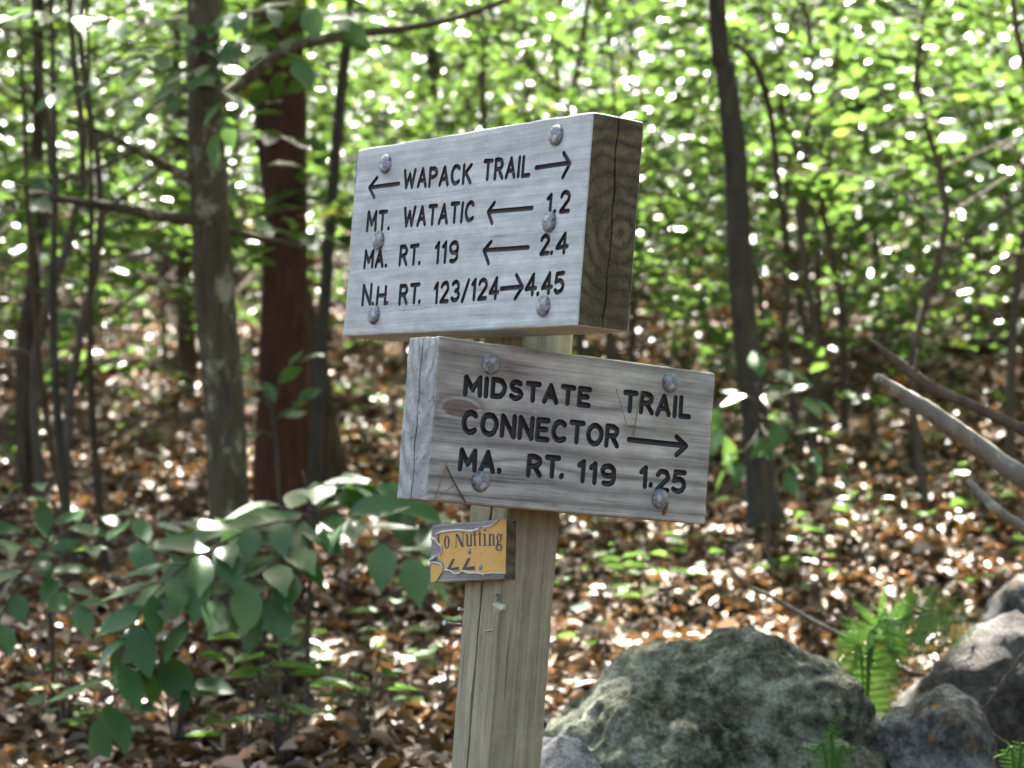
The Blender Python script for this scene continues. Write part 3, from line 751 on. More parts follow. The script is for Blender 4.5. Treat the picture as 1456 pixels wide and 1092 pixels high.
MAT['wood_post'] = wood_mat('weathered_post', (0.50, 0.485, 0.33), (0.15, 0.125, 0.08), (-.03, .07), 260, (), 0.45, moss=(0.32, 0.36, 0.21, .5), stain=(0.17, 0.14, 0.09), axis=2, bump=0.0012, checks=.8)
MAT['wood_block'] = wood_mat('weathered_block', (0.42, 0.42, 0.40), (0.14, 0.135, 0.12), (.05, .02), 500, (), 0.8, bump=0.001)

post_foot = base - axR[2] * ((base.z - gz(base.x, base.y)) / axR[2].z)
sign = empty('trail_signpost', post_foot, 'leaning weathered wooden trail signpost with two routed boards and a torn yellow placard', 'signpost')

# post with its long drying crack
down = -(base - post_foot).length - 0.25; ptop = UB + UH - 0.012
ck = [(on_plane(M_post @ Matrix.Rotation(0, 4, 'Z'), 0, 0)[0], 0)]
def on_left_face(px, py):                     # pixel -> (y, z) on the post's left face x=0
    Mi = M_post.inverted(); o = Mi @ CAM; d = Mi.to_3x3() @ ray(px, py); t = -o.x / d.x; q = o + d * t
    return q.y, q.z
me = MB(); me.box((0, 0, down), (POST_S, POST_S, ptop)); bmx = me.mesh('post')
bm = bmesh.new(); bm.from_mesh(bmx); bmesh.ops.recalc_face_normals(bm, faces=bm.faces)
bmesh.ops.bevel(bm, geom=list(bm.edges), offset=0.004, segments=3, profile=0.6, affect='EDGES')
for k in range(1, 60):
    bmesh.ops.bisect_plane(bm, geom=list(bm.verts) + list(bm.edges) + list(bm.faces), plane_co=(0, 0, down + (ptop - down) * k / 60), plane_no=(0, 0, 1))
from mathutils import noise as mnoise
for v in bm.verts:
    if min(v.co.x, POST_S - v.co.x) < .0045 and min(v.co.y, POST_S - v.co.y) < .0045:
        q = .0016 * max(0, mnoise.noise(v.co * 30) + .25); v.co.x += math.copysign(q, POST_S / 2 - v.co.x); v.co.y += math.copysign(q, POST_S / 2 - v.co.y)
bm.to_mesh(bmx); bm.free(); bmx.materials.append(MAT['wood_post'])
cpx = [(698.8, 725), (692, 775), (685.5, 829), (681, 880), (676, 935), (671, 990), (667, 1050), (663.4, 1092)]
cl_ = [on_left_face(*p) for p in cpx]
cl_ = [(cl_[0][0], .6), (cl_[0][0] + .001, .45)] + cl_ + [(cl_[-1][0] - .001, -.15), (cl_[-1][0], -.4)]
crk = crack_cutter(cl_, 0.0075, 0.04, 'x', 0.0, 1, MAT['wood_post'])
fine_cracks = [crack_cutter([on_left_face(x, y) for x, y in pl], w, .008, 'x', 0.0, 1, MAT['wood_post']) for pl, w in
               [([(706, 850), (703, 880), (699, 930), (694, 985), (690, 1040), (687, 1080)], .0012), ([(668, 900), (664, 950), (660, 1000), (657, 1040)], .001)]]
bmx = boolean(bmx, [crk] + fine_cracks)
post = obj('post', bmx, None, sign, M_post)

# upper board
brd = bevel_box('sign_board', (-UW / 2, 0, 0), (UW / 2, UT, UH), [MAT['wood_up'], MAT['wood_up_end']], 0.0035)
rowsU = collect(M_up, upper, u1, kU)
def end_crack(T, H, side, W):
    pts = [(T * .5 + random.uniform(-.002, .002), z) for z in np.linspace(-.01, H + .01, 12)]
    return crack_cutter(pts, .004, .02, 'x', side * W / 2, -side, None)
cu_ = end_crack(UT, UH, 1, UW); cu_.materials.append(MAT['wood_up_end'])
gU = groove_cutter([s for r in rowsU for s in r], 0.0034, 0.0030); gU.materials.append(MAT['paint_black'])
brd = boolean(brd, [cu_, gU])
bU, lU = split_paint(brd, MAT['paint_black'])
boardU = obj('sign_board', bU, None, sign, M_up); boardU['label'] = 'pale grey upper board with dark end grain'
def letters(me, parent, M):
    """each routed letter, dot or arrow is a part of its own"""
    bm = bmesh.new(); bm.from_mesh(me); bm.faces.ensure_lookup_table(); seen = set()
    for f0 in bm.faces:
        if f0.index in seen: continue
        st = [f0]; seen.add(f0.index); isl = []
        while st:
            f = st.pop(); isl.append(f)
            for v in f.verts:
                for g in v.link_faces:
                    if g.index not in seen: seen.add(g.index); st.append(g)
        vid = {}; vs_ = []; fs = []
        for f in isl:
            for v in f.verts:
                if v.index not in vid: vid[v.index] = len(vs_); vs_.append(tuple(v.co))
            fs.append([vid[v.index] for v in f.verts])
        m2 = bpy.data.meshes.new('letter'); m2.from_pydata(vs_, [], fs); m2.update(); m2.materials.append(MAT['paint_black'])
        obj('letter', m2, None, parent, M)
    bm.free()
letters(lU, boardU, M_up)
for (x, y) in [(240, 283), (976, 160), (210, 613), (946, 533), (190, 933), (920, 896)]:
    bx, bz = on_plane(M_up, *u1(x, y))
    obj('bolt', BOLT, None, boardU, M_up @ Matrix.Translation((bx, -0.0006, bz)) @ Matrix.Rotation(random.random() * 6, 4, 'Y'))
# blue and yellow blaze plates on the far end of the upper board
for nm, z0, z1, m in (('blaze_plate', UH * .71, UH * .955, 'blue'), ('blaze_plate', UH * .36, UH * .69, 'yel2')):
    mb = MB(); mb.box((-UW / 2 - .0052, .004, z0), (-UW / 2 - .0002, UT - .01, z1)); obj(nm, mb.mesh(nm), MAT[m], boardU, M_up)

# lower board
brd = bevel_box('sign_board', (-LW / 2, 0, 0), (LW / 2, LT, LH), [MAT['wood_lo'], MAT['wood_lo_end']], 0.0035)
rowsL = collect(M_lo, lower, u2, kL)
cl2 = end_crack(LT, LH, -1, LW); cl2.materials.append(MAT['wood_lo_end'])
gL = groove_cutter([s for r in rowsL for s in r], 0.0041, 0.0036); gL.materials.append(MAT['paint_black'])
brd = boolean(brd, [cl2, gL])
bL, lL = split_paint(brd, MAT['paint_black'])
boardL = obj('sign_board', bL, None, sign, M_lo); boardL['label'] = 'darker grey lower board with pale end grain'
letters(lL, boardL, M_lo)
for (x, y) in [(457, 168), (1200, 245), (415, 655), (1158, 725)]:
    bx, bz = on_plane(M_lo, *u2(x, y))
    obj('bolt', BOLT, None, boardL, M_lo @ Matrix.Translation((bx, -0.0006, bz)) @ Matrix.Rotation(random.random() * 6, 4, 'Y'))

# small yellow placard on its block, on the post's left face
BT = 0.02
axB = [-(-axL[0]), axL[1], axL[2]]
M_bl = frame(base - axL[1] * 0.0, axL)        # local x along the left face, y into the post, z up
z8 = lambda x, y: (600 + x / 7.28, 720 + y / 7.28)
q8 = lambda x, y, yy=-BT - .0005: on_plane(M_bl, *z8(x, y), yy)
x0 = q8(105, 195)[0]; x1 = q8(880, 125)[0]; zt = (q8(105, 195)[1] + q8(880, 125)[1]) / 2; zb = (q8(95, 795)[1] + q8(880, 760)[1]) / 2
tilt = math.atan2(q8(880, 760)[1] - q8(95, 795)[1], x1 - x0)
M_blk = M_bl @ Matrix.Translation(((x0 + x1) / 2, -BT - .0005, (zt + zb) / 2)) @ Matrix.Rotation(-tilt, 4, 'Y')
bw, bh = (x1 - x0), (zt - zb)
blk = obj('placard', bevel_box('placard', (-bw / 2, 0, -bh / 2), (bw / 2, BT, bh / 2), [MAT['wood_block'], MAT['wood_up_end']], .002, cuts=(10, 2, 5)), None, sign, M_blk)
blk['label'] = 'small weathered block with a torn yellow sheet'
def qb(x, y, yy=-.0012): return on_plane(M_blk, *z8(x, y), yy)
def plate(name, poly, y0, y1, mat, parent, M, warp=0.0):
    """flat outline given on the face, with thickness y0..y1 (y0 is the outer side)"""
    bm = bmesh.new(); vs_ = [bm.verts.new((x, y0, z)) for x, z in poly]
    f = bm.faces.new(vs_); bmesh.ops.recalc_face_normals(bm, faces=[f])
    if f.normal.y > 0: f.normal_flip()
    ex = bmesh.ops.extrude_face_region(bm, geom=[f])
    for v in ex['geom']:
        if isinstance(v, bmesh.types.BMVert): v.co.y = y1
    bmesh.ops.recalc_face_normals(bm, faces=bm.faces)
    bmesh.ops.triangulate(bm, faces=[f for f in bm.faces if len(f.verts) > 4])
    me_ = bpy.data.meshes.new(name); bm.to_mesh(me_); bm.free(); me_.materials.append(mat)
    return obj(name, me_, None, parent, M)
ya = N('yellow_sheet'); co_ = ya.coord()
yn = ya.noise(co_, 28, 5, 0.65); yn2 = ya.noise(co_, 160, 4, 0.6)
yc = ya.ramp(yn, [(0.3, (0.52, 0.30, 0.05)), (0.55, (0.60, 0.37, 0.085)), (0.75, (0.50, 0.33, 0.12))])
yc = ya.mix(ya.math('MULTIPLY', ya.ramp(yn2, [(0.58, (0, 0, 0)), (0.7, (1, 1, 1))]), 0.35), yc, (0.25, 0.2, 0.06))
ya.bsdf(yc, 0.45, yn2, 0.0006, 0.5, spec=0.4); MAT['yellow'] = ya.m
sheet = [(872, 132), (868, 300), (864, 500), (861, 700), (800, 692), (730, 696), (650, 704), (560, 694), (470, 680), (410, 668), (340, 676), (250, 652), (222, 640), (232, 600), (205, 572), (180, 560), (160, 520), (196, 500), (212, 452), (205, 415), (180, 380), (160, 335), (150, 300), (190, 284), (300, 268), (420, 258), (520, 262), (590, 240), (660, 214), (735, 200), (770, 160), (810, 138)]
plate('yellow_sheet', [qb(x, y) for x, y in sheet], -.0014, -.0002, MAT['yellow'], blk, M_blk)
plate('yellow_sheet', [qb(x, y) for x, y in [(98, 600), (150, 596), (200, 612), (225, 650), (150, 770), (100, 792), (94, 700)]], -.0014, -.0002, MAT['yellow'], blk, M_blk)
plate('yellow_sheet', [qb(x, y) for x, y in [(100, 310), (140, 318), (158, 350), (190, 380), (160, 378), (120, 362), (98, 345)]], -.0016, -.0002, MAT['yellow'], blk, M_blk)
for pl, rr in [([(160, 288), (200, 270), (280, 256), (400, 248), (520, 256), (600, 232)], .0022), ([(640, 218), (700, 208), (740, 190), (770, 160), (800, 140)], .0016), ([(240, 656), (300, 668), (345, 695), (400, 690), (425, 668), (500, 690), (580, 690), (650, 708)], .0015), ([(660, 696), (740, 690), (860, 694)], .0012),
               ([(95, 330), (150, 345), (170, 385), (205, 412)], .0016), ([(85, 560), (125, 535), (150, 515)], .0024), ([(110, 580), (160, 585), (205, 602), (222, 640)], .0016), ([(180, 500), (205, 480), (208, 420)], .0013)]:
    mb = MB(); q = smooth_path([Vector((*[qb(x, y)[0]], -.0022, qb(x, y)[1])) for x, y in pl], 4)
    mb.tube(q, [rr * (.6 + .5 * random.random()) for _ in q], 6); obj('torn_edge', mb.mesh('torn_edge'), MAT['white_tear'], blk, M_blk)
# its serif lettering, each letter built from stems, hairlines and serifs
def bar(x0, y0, x1, y1, w, sl=0):              # stroke of horizontal width w from top to bottom
    return [(x0, y0), (x0 + w, y0), (x1 + w, y1), (x1, y1)]
def ring(cx, cy, rx, ry, ix, iy, n=16):
    return [[(cx + rx * math.cos(a), cy + ry * math.sin(a)), (cx + rx * math.cos(b), cy + ry * math.sin(b)), (cx + ix * math.cos(b), cy + iy * math.sin(b)), (cx + ix * math.cos(a), cy + iy * math.sin(a))]
            for a, b in [(2 * math.pi * i / n, 2 * math.pi * (i + 1) / n) for i in range(n)]]
glyphs = {
 'T': [bar(162, 290, 168, 372, 18), [(150, 292), (186, 290), (186, 300), (150, 304)]],
 'o': ring(260, 370, 30, 70, 13, 60),
 'N': [bar(352, 284, 350, 418, 7), bar(350, 284, 412, 420, 26), bar(424, 276, 420, 420, 8), [(340, 418), (370, 416), (370, 424), (340, 426)], [(410, 272), (438, 270), (438, 278), (410, 280)]],
 'u': [bar(460, 290, 462, 400, 20), bar(500, 286, 502, 414, 18), [(462, 396), (502, 400), (502, 412), (474, 418)], [(450, 290), (480, 288), (480, 296), (450, 298)], [(502, 406), (522, 404), (522, 412), (502, 414)]],
 't': [bar(538, 262, 540, 408, 18), [(526, 292), (568, 289), (568, 297), (526, 300)], [(540, 400), (568, 396), (564, 408), (546, 414)]],
 't2': [bar(590, 258, 592, 406, 18), [(578, 289), (620, 286), (620, 294), (578, 297)], [(592, 398), (620, 392), (616, 404), (598, 412)]],
 'i': [bar(642, 284, 644, 408, 18), [(632, 286), (662, 283), (662, 291), (632, 294)], [(632, 404), (672, 401), (672, 409), (632, 412)]] + ring(654, 246, 11, 13, 1, 1, 10),
 'n': [bar(694, 282, 696, 406, 18), bar(734, 296, 736, 404, 18), [(706, 296), (728, 282), (748, 288), (754, 304), (738, 300), (726, 296), (710, 310)], [(684, 402), (724, 400), (724, 408), (684, 410)], [(726, 400), (764, 398), (764, 406), (726, 408)]],
 'g': ring(800, 326, 28, 44, 12, 36) + ring(800, 428, 34, 36, 18, 26) + [[(790, 366), (806, 368), (790, 392), (774, 396)], [(776, 384), (820, 388), (826, 402), (780, 400)], [(820, 292), (842, 282), (842, 296), (826, 306)]],
 'a1': [[(318, 545), (346, 543), (300, 640), (386, 624), (385, 662), (255, 662)]], 'a2': [[(474, 536), (508, 534), (462, 632), (550, 616), (550, 660), (414, 660)]]}
for gname, polys in glyphs.items():
    mb = MB()
    for i, pl in enumerate(polys):
        ps = [qb(x, y) for x, y in pl]
        ar = sum(a[0] * b[1] - b[0] * a[1] for a, b in zip(ps, ps[1:] + ps[:1]))
        if ar < 0: ps = ps[::-1]
        yy = -.00165 - .00002 * i
        mb.add([(x, yy, z) for x, z in ps], [tuple(range(len(ps)))])
    obj('letter', mb.mesh('letter'), MAT['paint_black'], blk, M_blk)
bx_, bz_ = qb(492, 466); obj('bolt', BOLT, MAT['steel'], blk, M_blk @ Matrix.Translation((bx_, -.0014, bz_)) @ Matrix.Scale(.28, 4))
obj('torn_edge', BOLT, MAT['steel'], blk, M_blk @ Matrix.Translation((qb(608, 632)[0], -.001, qb(608, 632)[1])) @ Matrix.Scale(.3, 4))
# nails, staple and a chip on the post
r3 = lambda x, y: (580 + x / 2.937, 720 + y / 2.937)
def nail(a, b, out_a, out_b, rr=.0011, head=True):
    pa = M_bl @ Vector((*[on_plane(M_bl, *r3(*a), out_a)[0]], out_a, on_plane(M_bl, *r3(*a), out_a)[1])); pb = M_bl @ Vector((on_plane(M_bl, *r3(*b), out_b)[0], out_b, on_plane(M_bl, *r3(*b), out_b)[1]))
    mb = MB(); mb.tube([pa, pb], rr, 8)
    if head: d = (pb - pa).normalized(); mb.tube([pa - d * .001, pa + d * .0006], rr * 2.6, 10)
    obj('nail', mb.mesh('nail'), MAT['steel'], sign, smooth=False)
nail((153, 486), (236, 495), -.032, .004, .0014)
nail((374, 372), (374, 405), -.004, .002, .0012)
nail((318, 522), (362, 515), -.003, .001, .001, False)
nail((215, 428), (232, 432), -.006, .002, .001)
ch = [(360, 405), (372, 402), (404, 412), (398, 432), (380, 442), (362, 430)]
mb = MB(); pv = [(*[on_plane(M_bl, *r3(*p), -.003)[0]], 0, on_plane(M_bl, *r3(*p), -.003)[1]) for p in ch]
mb.add([(x, -.006 + .002 * (i % 3), z) for i, (x, _, z) in enumerate(pv)] + [(x, .0005, z) for x, _, z in pv] + [(sum(p[0] for p in pv) / 6, -.009, sum(p[2] for p in pv) / 6)],
       [(i, (i + 1) % 6, (i + 1) % 6 + 6, i + 6) for i in range(6)] + [((i + 1) % 6, i, 12) for i in range(6)])
obj('lichen_chip', mb.mesh('lichen_chip'), flat_mat('pale_lichen', (0.5, 0.5, 0.34), .9), sign, M_bl)

# dry needles and stalks caught on the lower board
def stalk(name, label, pts, rr, mat, M=M_lo, y=-.0015):
    mb = MB(); q = [M @ Vector((on_plane(M, *u2(a, b), y - dy)[0], y - dy, on_plane(M, *u2(a, b), y - dy)[1])) for a, b, dy in pts]
    mb.tube(smooth_path(q, 4), rr, 6)
    tag(obj(name, mb.mesh(name), mat), label, 'needle')
brown_st = flat_mat('dry_stalk', (0.13, 0.075, 0.035), .7); green_st = flat_mat('green_stalk', (0.16, 0.2, 0.06), .6); pale_st = flat_mat('straw_stalk', (0.3, 0.22, 0.12), .7)
stalk('dry_stalk', 'dark brown dry stalk caught on the lower board near its left bolt', [(276, 590, 0), (310, 660, .002), (357, 743, 0)], .0011, brown_st)
stalk('dry_stalk', 'thin tan stalk leaning to the dark brown one on the lower board', [(280, 570, 0), (258, 640, .001), (230, 726, 0)], .0008, pale_st)
stalk('dry_stalk', 'faint grey stalk running up towards the bolt on the lower board', [(240, 722, 0), (310, 670, .001), (375, 636, 0)], .0006, pale_st)
stalk('dry_stalk', 'short rusty brown scrap hanging under the lower right bolt of the lower board', [(1190, 742, 0), (1184, 768, .001), (1174, 792, 0)], .0022, brown_st)
stalk('grass_blade', 'thin green grass blade hanging across the letters of the lower board', [(1085, 275, 0), (1066, 360, .003), (1052, 465, 0)], .0007, green_st)
stalk('dry_stalk', 'thin straw stalk hanging on the lower board beside the grass blade', [(978, 268, 0), (1000, 340, .002), (1022, 415, 0)], .0005, pale_st)
# ------------------------------------------------------------------ boulders
from mathutils import noise as mn
def rock(name, label, top_px, depth, thick, seed, mat, sink=0.25, amp=0.05, planes=9, sub=5, group=None, crag=0.5):
    """boulder whose upper outline passes through the given pixels at its distance; it is rooted in the ground"""
    pts = [P(x, y, depth) for x, y in top_px]
    xs_ = [p.x for p in pts]; zs_ = [p.z for p in pts]
    xc = (min(xs_) + max(xs_)) / 2; hw = (max(xs_) - min(xs_)) / 2; yc = pts[0].y + thick * .25
    zb_ = gz(xc, yc) - sink
    r = random.Random(seed)
    bm = bmesh.new(); bmesh.ops.create_icosphere(bm, subdivisions=sub, radius=1.0)
    pl = []
    for k in range(planes):
        n = Vector((r.uniform(-.55, .55), r.uniform(-1, .6), r.uniform(-.2, .8))).normalized(); pl.append((n, r.uniform(.72, .9)))
    off = Vector((seed * 3.1, seed * 1.7, 0))
    for v in bm.verts:
        c = v.co
        for n, d in pl:
            e = c.dot(n) - d
            if e > 0: c -= n * e * 0.9
        # squarer plan than a ball
        x = math.copysign(abs(c.x) ** .72, c.x); y = math.copysign(abs(c.y) ** .8, c.y); z = math.copysign(abs(c.z) ** .5, c.z)
        X = xc + x * hw * 1.06; H = np.interp(X, xs_, zs_)
        zz = zb_ + (z * .5 + .5) * 1.04 * (H - zb_)
        q = Vector((X, yc + y * thick, zz))
        s = (mn.fractal(q * 3.2 + off, 1, 2, 4) * amp * 1.1 + mn.ridged_multi_fractal(q * 9 + off, .8, 2.1, 5, 1, 2) * amp * crag * .5 + mn.fractal(q * 26 + off, .8, 2.1, 3) * amp * crag * .6 - amp * crag * .7
             - amp * 1.1 * max(0, .12 - abs(mn.noise(Vector((q.x * 2.2, q.y * 2.2, q.z * 7 + q.x * 1.6)) + off))) / .12 * .5)
        q += Vector((c.x, c.y, c.z)).normalized() * s
        v.co = q - Vector((xc, yc, zb_ + sink))
    me_ = bpy.data.meshes.new(name); bm.to_mesh(me_); bm.free()
    o = obj(name, me_, mat, None, Matrix.Translation((xc, yc, zb_ + sink)), smooth=True)
    return tag(o, label, 'rock', group)
rm1 = rock_mat('lichen_rock', (0.17, 0.18, 0.125), (0.03, 0.034, 0.018), (0.42, 0.44, 0.35), mossf=0.52)
rm2 = rock_mat('spotted_rock', (0.12, 0.12, 0.11), (0.035, 0.035, 0.03), (0.29, 0.31, 0.29), mossf=0.6, orange=.6, loc=(4, 2, 1))
rm3 = rock_mat('pale_rock', (0.26, 0.26, 0.26), (0.09, 0.09, 0.09), (0.42, 0.42, 0.42), mossf=0.68, loc=(1, 7, 3))
rm4 = rock_mat('dark_slab_rock', (0.075, 0.065, 0.055), (0.03, 0.027, 0.024), (0.14, 0.14, 0.13), mossf=0.64, loc=(8, 1, 5))
rock('boulder', 'large lichen-covered grey-green boulder behind the post', [(768, 1080), (784, 1030), (840, 985), (905, 940), (960, 926), (1030, 917), (1090, 914), (1150, 920), (1210, 938), (1250, 952), (1272, 985), (1284, 1060)], 4.65, .3, 5, rm1, amp=.045, sub=6)
rock('boulder', 'small grey boulder with orange spots beside the large boulder', [(1222, 1075), (1236, 1020), (1262, 1002), (1296, 1008), (1318, 990), (1352, 984), (1372, 1000), (1400, 1030), (1420, 1078)], 4.6, .16, 11, rm2, amp=.03)
rock('boulder', 'small pale stone showing beside the foot of the post', [(735, 1062), (760, 1050), (800, 1050), (840, 1062), (868, 1078), (885, 1096)], 4.35, .16, 17, rm3, amp=.02)
rock('boulder', 'dark smooth slab of rock beyond the orange-spotted boulder', [(1262, 1010), (1300, 962), (1345, 935), (1400, 915), (1450, 900), (1520, 905), (1560, 960)], 5.35, .2, 23, rm4, amp=.03, planes=5)
rock('boulder', 'grey stone resting behind the dark slab and the fern', [(1385, 890), (1402, 855), (1425, 842), (1470, 836), (1530, 850), (1560, 890)], 5.95, .2, 31, rm2, amp=.03)

# ------------------------------------------------------------------ dead limbs and twigs
def limb_tube(path, widths, depth0, n=8, wob=.1):
    mb = MB(); q = smooth_path([P(x, y, d) for x, y, d in path], 6)
    w = np.interp(np.linspace(0, 1, len(q)), np.linspace(0, 1, len(widths)), widths)
    mb.tube(q, [wi * depth0 / F_PX / 2 for wi in w], n, wob=wob); return mb
lp = P(1560, 800, 4.7); lp.z = gz(lp.x, lp.y)
dl = empty('dead_limb', lp, 'broken dead limb with three bare pointed branches beside the dark slab', 'branch')
trunk_pts = [Vector((lp.x + .55, lp.y + .1, gz(lp.x + .55, lp.y + .1) - .03)), Vector((lp.x + .3, lp.y, gz(lp.x, lp.y) + .18)), P(1640, 800, 4.7), P(1600, 735, 4.68), P(1560, 690, 4.65)]
mb = MB(); q = smooth_path(trunk_pts, 5); mb.tube(q, list(np.linspace(.045, .022, len(q))), 9, wob=.1); obj('limb', mb.mesh('limb'), MAT['dead_wood'], dl, smooth=True)
obj('branch', limb_tube([(1620, 770, 4.7), (1500, 712, 4.65), (1456, 680, 4.6), (1400, 640, 4.6), (1330, 590, 4.55), (1285, 562, 4.55), (1246, 536, 4.5)], [40, 34, 30, 27, 25, 22, 12], 4.6).mesh('branch'), MAT['dead_wood'], dl, smooth=True)
b2 = limb_tube([(1600, 735, 4.68), (1500, 640, 4.75), (1456, 612, 4.75), (1390, 580, 4.75), (1335, 556, 4.75), (1296, 530, 4.75), (1265, 505, 4.75), (1238, 484, 4.75)], [26, 20, 17, 15, 15, 15, 11, 5], 4.75)
q = smooth_path([P(1302, 534, 4.75), P(1303, 515, 4.74), P(1304, 496, 4.74)], 4); b2.tube(q, list(np.linspace(.0065, .001, len(q))), 7)
obj('branch', b2.mesh('branch'), MAT['dead_dark'], dl, smooth=True)
obj('branch', limb_tube([(1600, 800, 4.7), (1500, 782, 4.6), (1456, 752, 4.55), (1410, 718, 4.5), (1376, 682, 4.5)], [24, 20, 17, 15, 8], 4.55).mesh('branch'), MAT['dead_wood'], dl, smooth=True)
def twig(label, path, widths, name='twig', mat='twig', cat='twig', group=None):
    d0 = path[0][2]; mb = limb_tube(path, widths, d0, 6)
    return tag(obj(name, mb.mesh(name), MAT[mat], smooth=True), label, cat, group)
twig('long thin curved twig arching over the leaves behind the large boulder', [(1032, 775, 5.9), (1036, 805, 5.9), (1062, 832, 5.85), (1100, 850, 5.8), (1160, 885, 5.7), (1225, 918, 5.6), (1300, 960, 5.5)], [3, 5, 6, 6, 7, 8, 8])
twig('thin bare twig leaning on the dark slab beside the orange-spotted boulder', [(1475, 905, 5.0), (1440, 950, 4.95), (1405, 1000, 4.9), (1396, 1018, 4.9), (1420, 1050, 4.85), (1470, 1075, 4.8)], [6, 6, 5, 5, 5, 5])

for k, (a, b, dp, w) in enumerate([((1130, 470), (1420, 318), 13.0, 13), ((1215, 500), (1480, 345), 12.4, 10), ((1160, 440), (1350, 365), 14.0, 9), ((1260, 470), (1490, 250), 14.6, 11), ((1330, 480), (1490, 395), 12.0, 12), ((1100, 420), (1250, 330), 15.0, 8)]):
    q0 = G(*a); d0 = q0.y / CP
    q1 = P(*b, dp); pm = q0.lerp(q1, .5) + Vector((0, 0, .04))
    mb = MB(); q = smooth_path([q0 - Vector((0, 0, .03)), pm, q1], 6); mb.tube(q, list(np.linspace(w, w * .4, len(q)) * dp / F_PX / 2), 7, wob=.12)
    for t in (.45, .7):
        c0 = q[int(t * (len(q) - 1))]; mb.tube([c0, c0 + Vector((random.uniform(.1, .4), random.uniform(-.2, .2), random.uniform(.1, .4)))], [.007, .002], 5)
    tag(obj('dead_branch', mb.mesh('dead_branch'), MAT['dead_wood'], smooth=True), 'bare dead branch slanting up from the leaf litter behind the broken dead limb', 'branch', 'slanting dead branches on the slope')

def log(label, a, b, w, lift=0.02, name='fallen_log', mat='dead_dark'):
    A, B = G(*a), G(*b); pts = []
    for t in np.linspace(0, 1, 8):
        q = A.lerp(B, t); rr = w * A.y / F_PX / 2; q.z = gz(q.x, q.y) + rr * .8 + lift; pts.append(q)
    mb = MB(); q = smooth_path(pts, 3); mb.tube(q, [w * A.y / F_PX / 2 * (1 - .35 * i / len(q)) for i in range(len(q))], 10, wob=.08)
    return tag(obj(name, mb.mesh(name), MAT[mat], smooth=True), label, 'log')
log('long dark fallen log lying across the slope behind the bare dead limbs', (1480, 500), (1010, 478), 26)
log('short dark fallen log lying on the slope left of the lichen-mottled trunk', (90, 545), (285, 520), 30)
log('pale thin fallen branch lying on leaves below the bare sapling clump', (-30, 905), (60, 800), 12, name='fallen_branch', mat='dead_wood')

# ------------------------------------------------------------------ sapling with broad leaves beside the post, and other leafy sprays
def leafy(name, label, stem, branches, depth, L=(.1, .14), step=.05, stemw=8, lift=(-.4, .2), group=None, cat='sapling', face=0.5, foot=None, per_skip=0.0):
    sp0 = [P(x, y, depth + d) for x, y, d in stem]
    f = sp0[-1]; fz = gz(f.x, f.y)
    root = empty(name, (f.x, f.y, fz), label, cat, group)
    mb = MB(); path = sp0[:-1] + [Vector((f.x, f.y, max(fz + .02, f.z))), Vector((f.x, f.y, fz - .06))]
    q = smooth_path(path, 4); mb.tube(q, list(np.linspace(.4, 1, len(q)) * stemw * depth / F_PX / 2), 7)
    lst = []
    for br in branches:
        q = smooth_path([P(x, y, depth + d) for x, y, d in br], 8)
        mb.tube(q, list(np.linspace(.004, .0012, len(q))), 5)
        acc = 0; sgn = 1; nxt = step * .6
        for i in range(1, len(q)):
            acc += (q[i] - q[i - 1]).length
            if acc >= nxt:
                acc = 0; nxt = step * random.uniform(.8, 1.25); sgn = -sgn
                if random.random() < per_skip: continue
                t = (q[i] - q[i - 1]).normalized(); side = t.cross(Vector((0, -face, 1)).normalized()).normalized()
                ax = t * random.uniform(.45, .8) + side * sgn * random.uniform(.6, 1.0) + Vector((0, -.15, random.uniform(*lift)))
                lst.append((q[i], ax))
        lst.append((q[-1], (q[-1] - q[-2]).normalized() + Vector((0, 0, -.25))))
    obj('stem', mb.mesh('stem'), MAT['twig'], root, smooth=True)
    for p_, ax in lst:
        up = Vector((random.gauss(0, .3), -face + random.gauss(0, .25), 1 + random.gauss(0, .15)))
        obj('leaf', LEAF[random.randrange(5)], None, root, leaf_matrix(p_, ax, up, random.uniform(*L)))
    return root
random.seed(12)
leafy('broad_leaved_sapling', 'broad-leaved green sapling drooping over the leaf litter beside the post', [(430, 668, 0), (440, 720, 0), (442, 790, 0), (438, 900, .05)],
      [[(440, 740, 0), (380, 745, -.1), (320, 770, -.2), (250, 815, -.3), (200, 870, -.35), (165, 950, -.38), (150, 1010, -.4)],
       [(440, 750, 0), (400, 790, -.15), (350, 830, -.25), (300, 860, -.3), (255, 890, -.3), (230, 940, -.3)],
       [(440, 730, 0), (490, 705, .05), (550, 715, .1), (600, 745, .1), (650, 780, .1)],
       [(440, 725, 0), (500, 735, -.1), (545, 770, -.15), (590, 800, -.15)],
       [(435, 700, 0), (470, 690, -.05), (520, 690, 0), (580, 705, .1)],
       [(440, 760, 0), (420, 800, -.15), (390, 830, -.2), (370, 870, -.25)],
       [(440, 735, 0), (390, 720, .1), (340, 740, .2), (290, 745, .3)],
       [(320, 770, -.2), (290, 800, -.25), (240, 840, -.3), (195, 900, -.3)]], 6.0, L=(.11, .165), step=.034, face=.55)
leafy('broad_leaved_sapling', 'broad-leaved green sapling in sun and shade at the foot of the bare sapling clump', [(60, 760, 0), (70, 850, 0), (75, 930, .05)],
      [[(60, 770, 0), (20, 760, -.1), (-30, 790, -.2)], [(62, 790, 0), (110, 780, -.1), (170, 770, -.1), (240, 790, -.1)], [(60, 780, 0), (30, 820, -.1), (0, 880, -.2), (-20, 930, -.2)],
       [(64, 800, 0), (90, 830, -.1), (110, 860, -.2)], [(62, 780, 0), (80, 730, 0), (60, 700, 0), (20, 690, 0)], [(62, 780, 0), (120, 740, .1), (180, 735, .1), (230, 750, .1)]], 6.3, L=(.09, .13), step=.045)
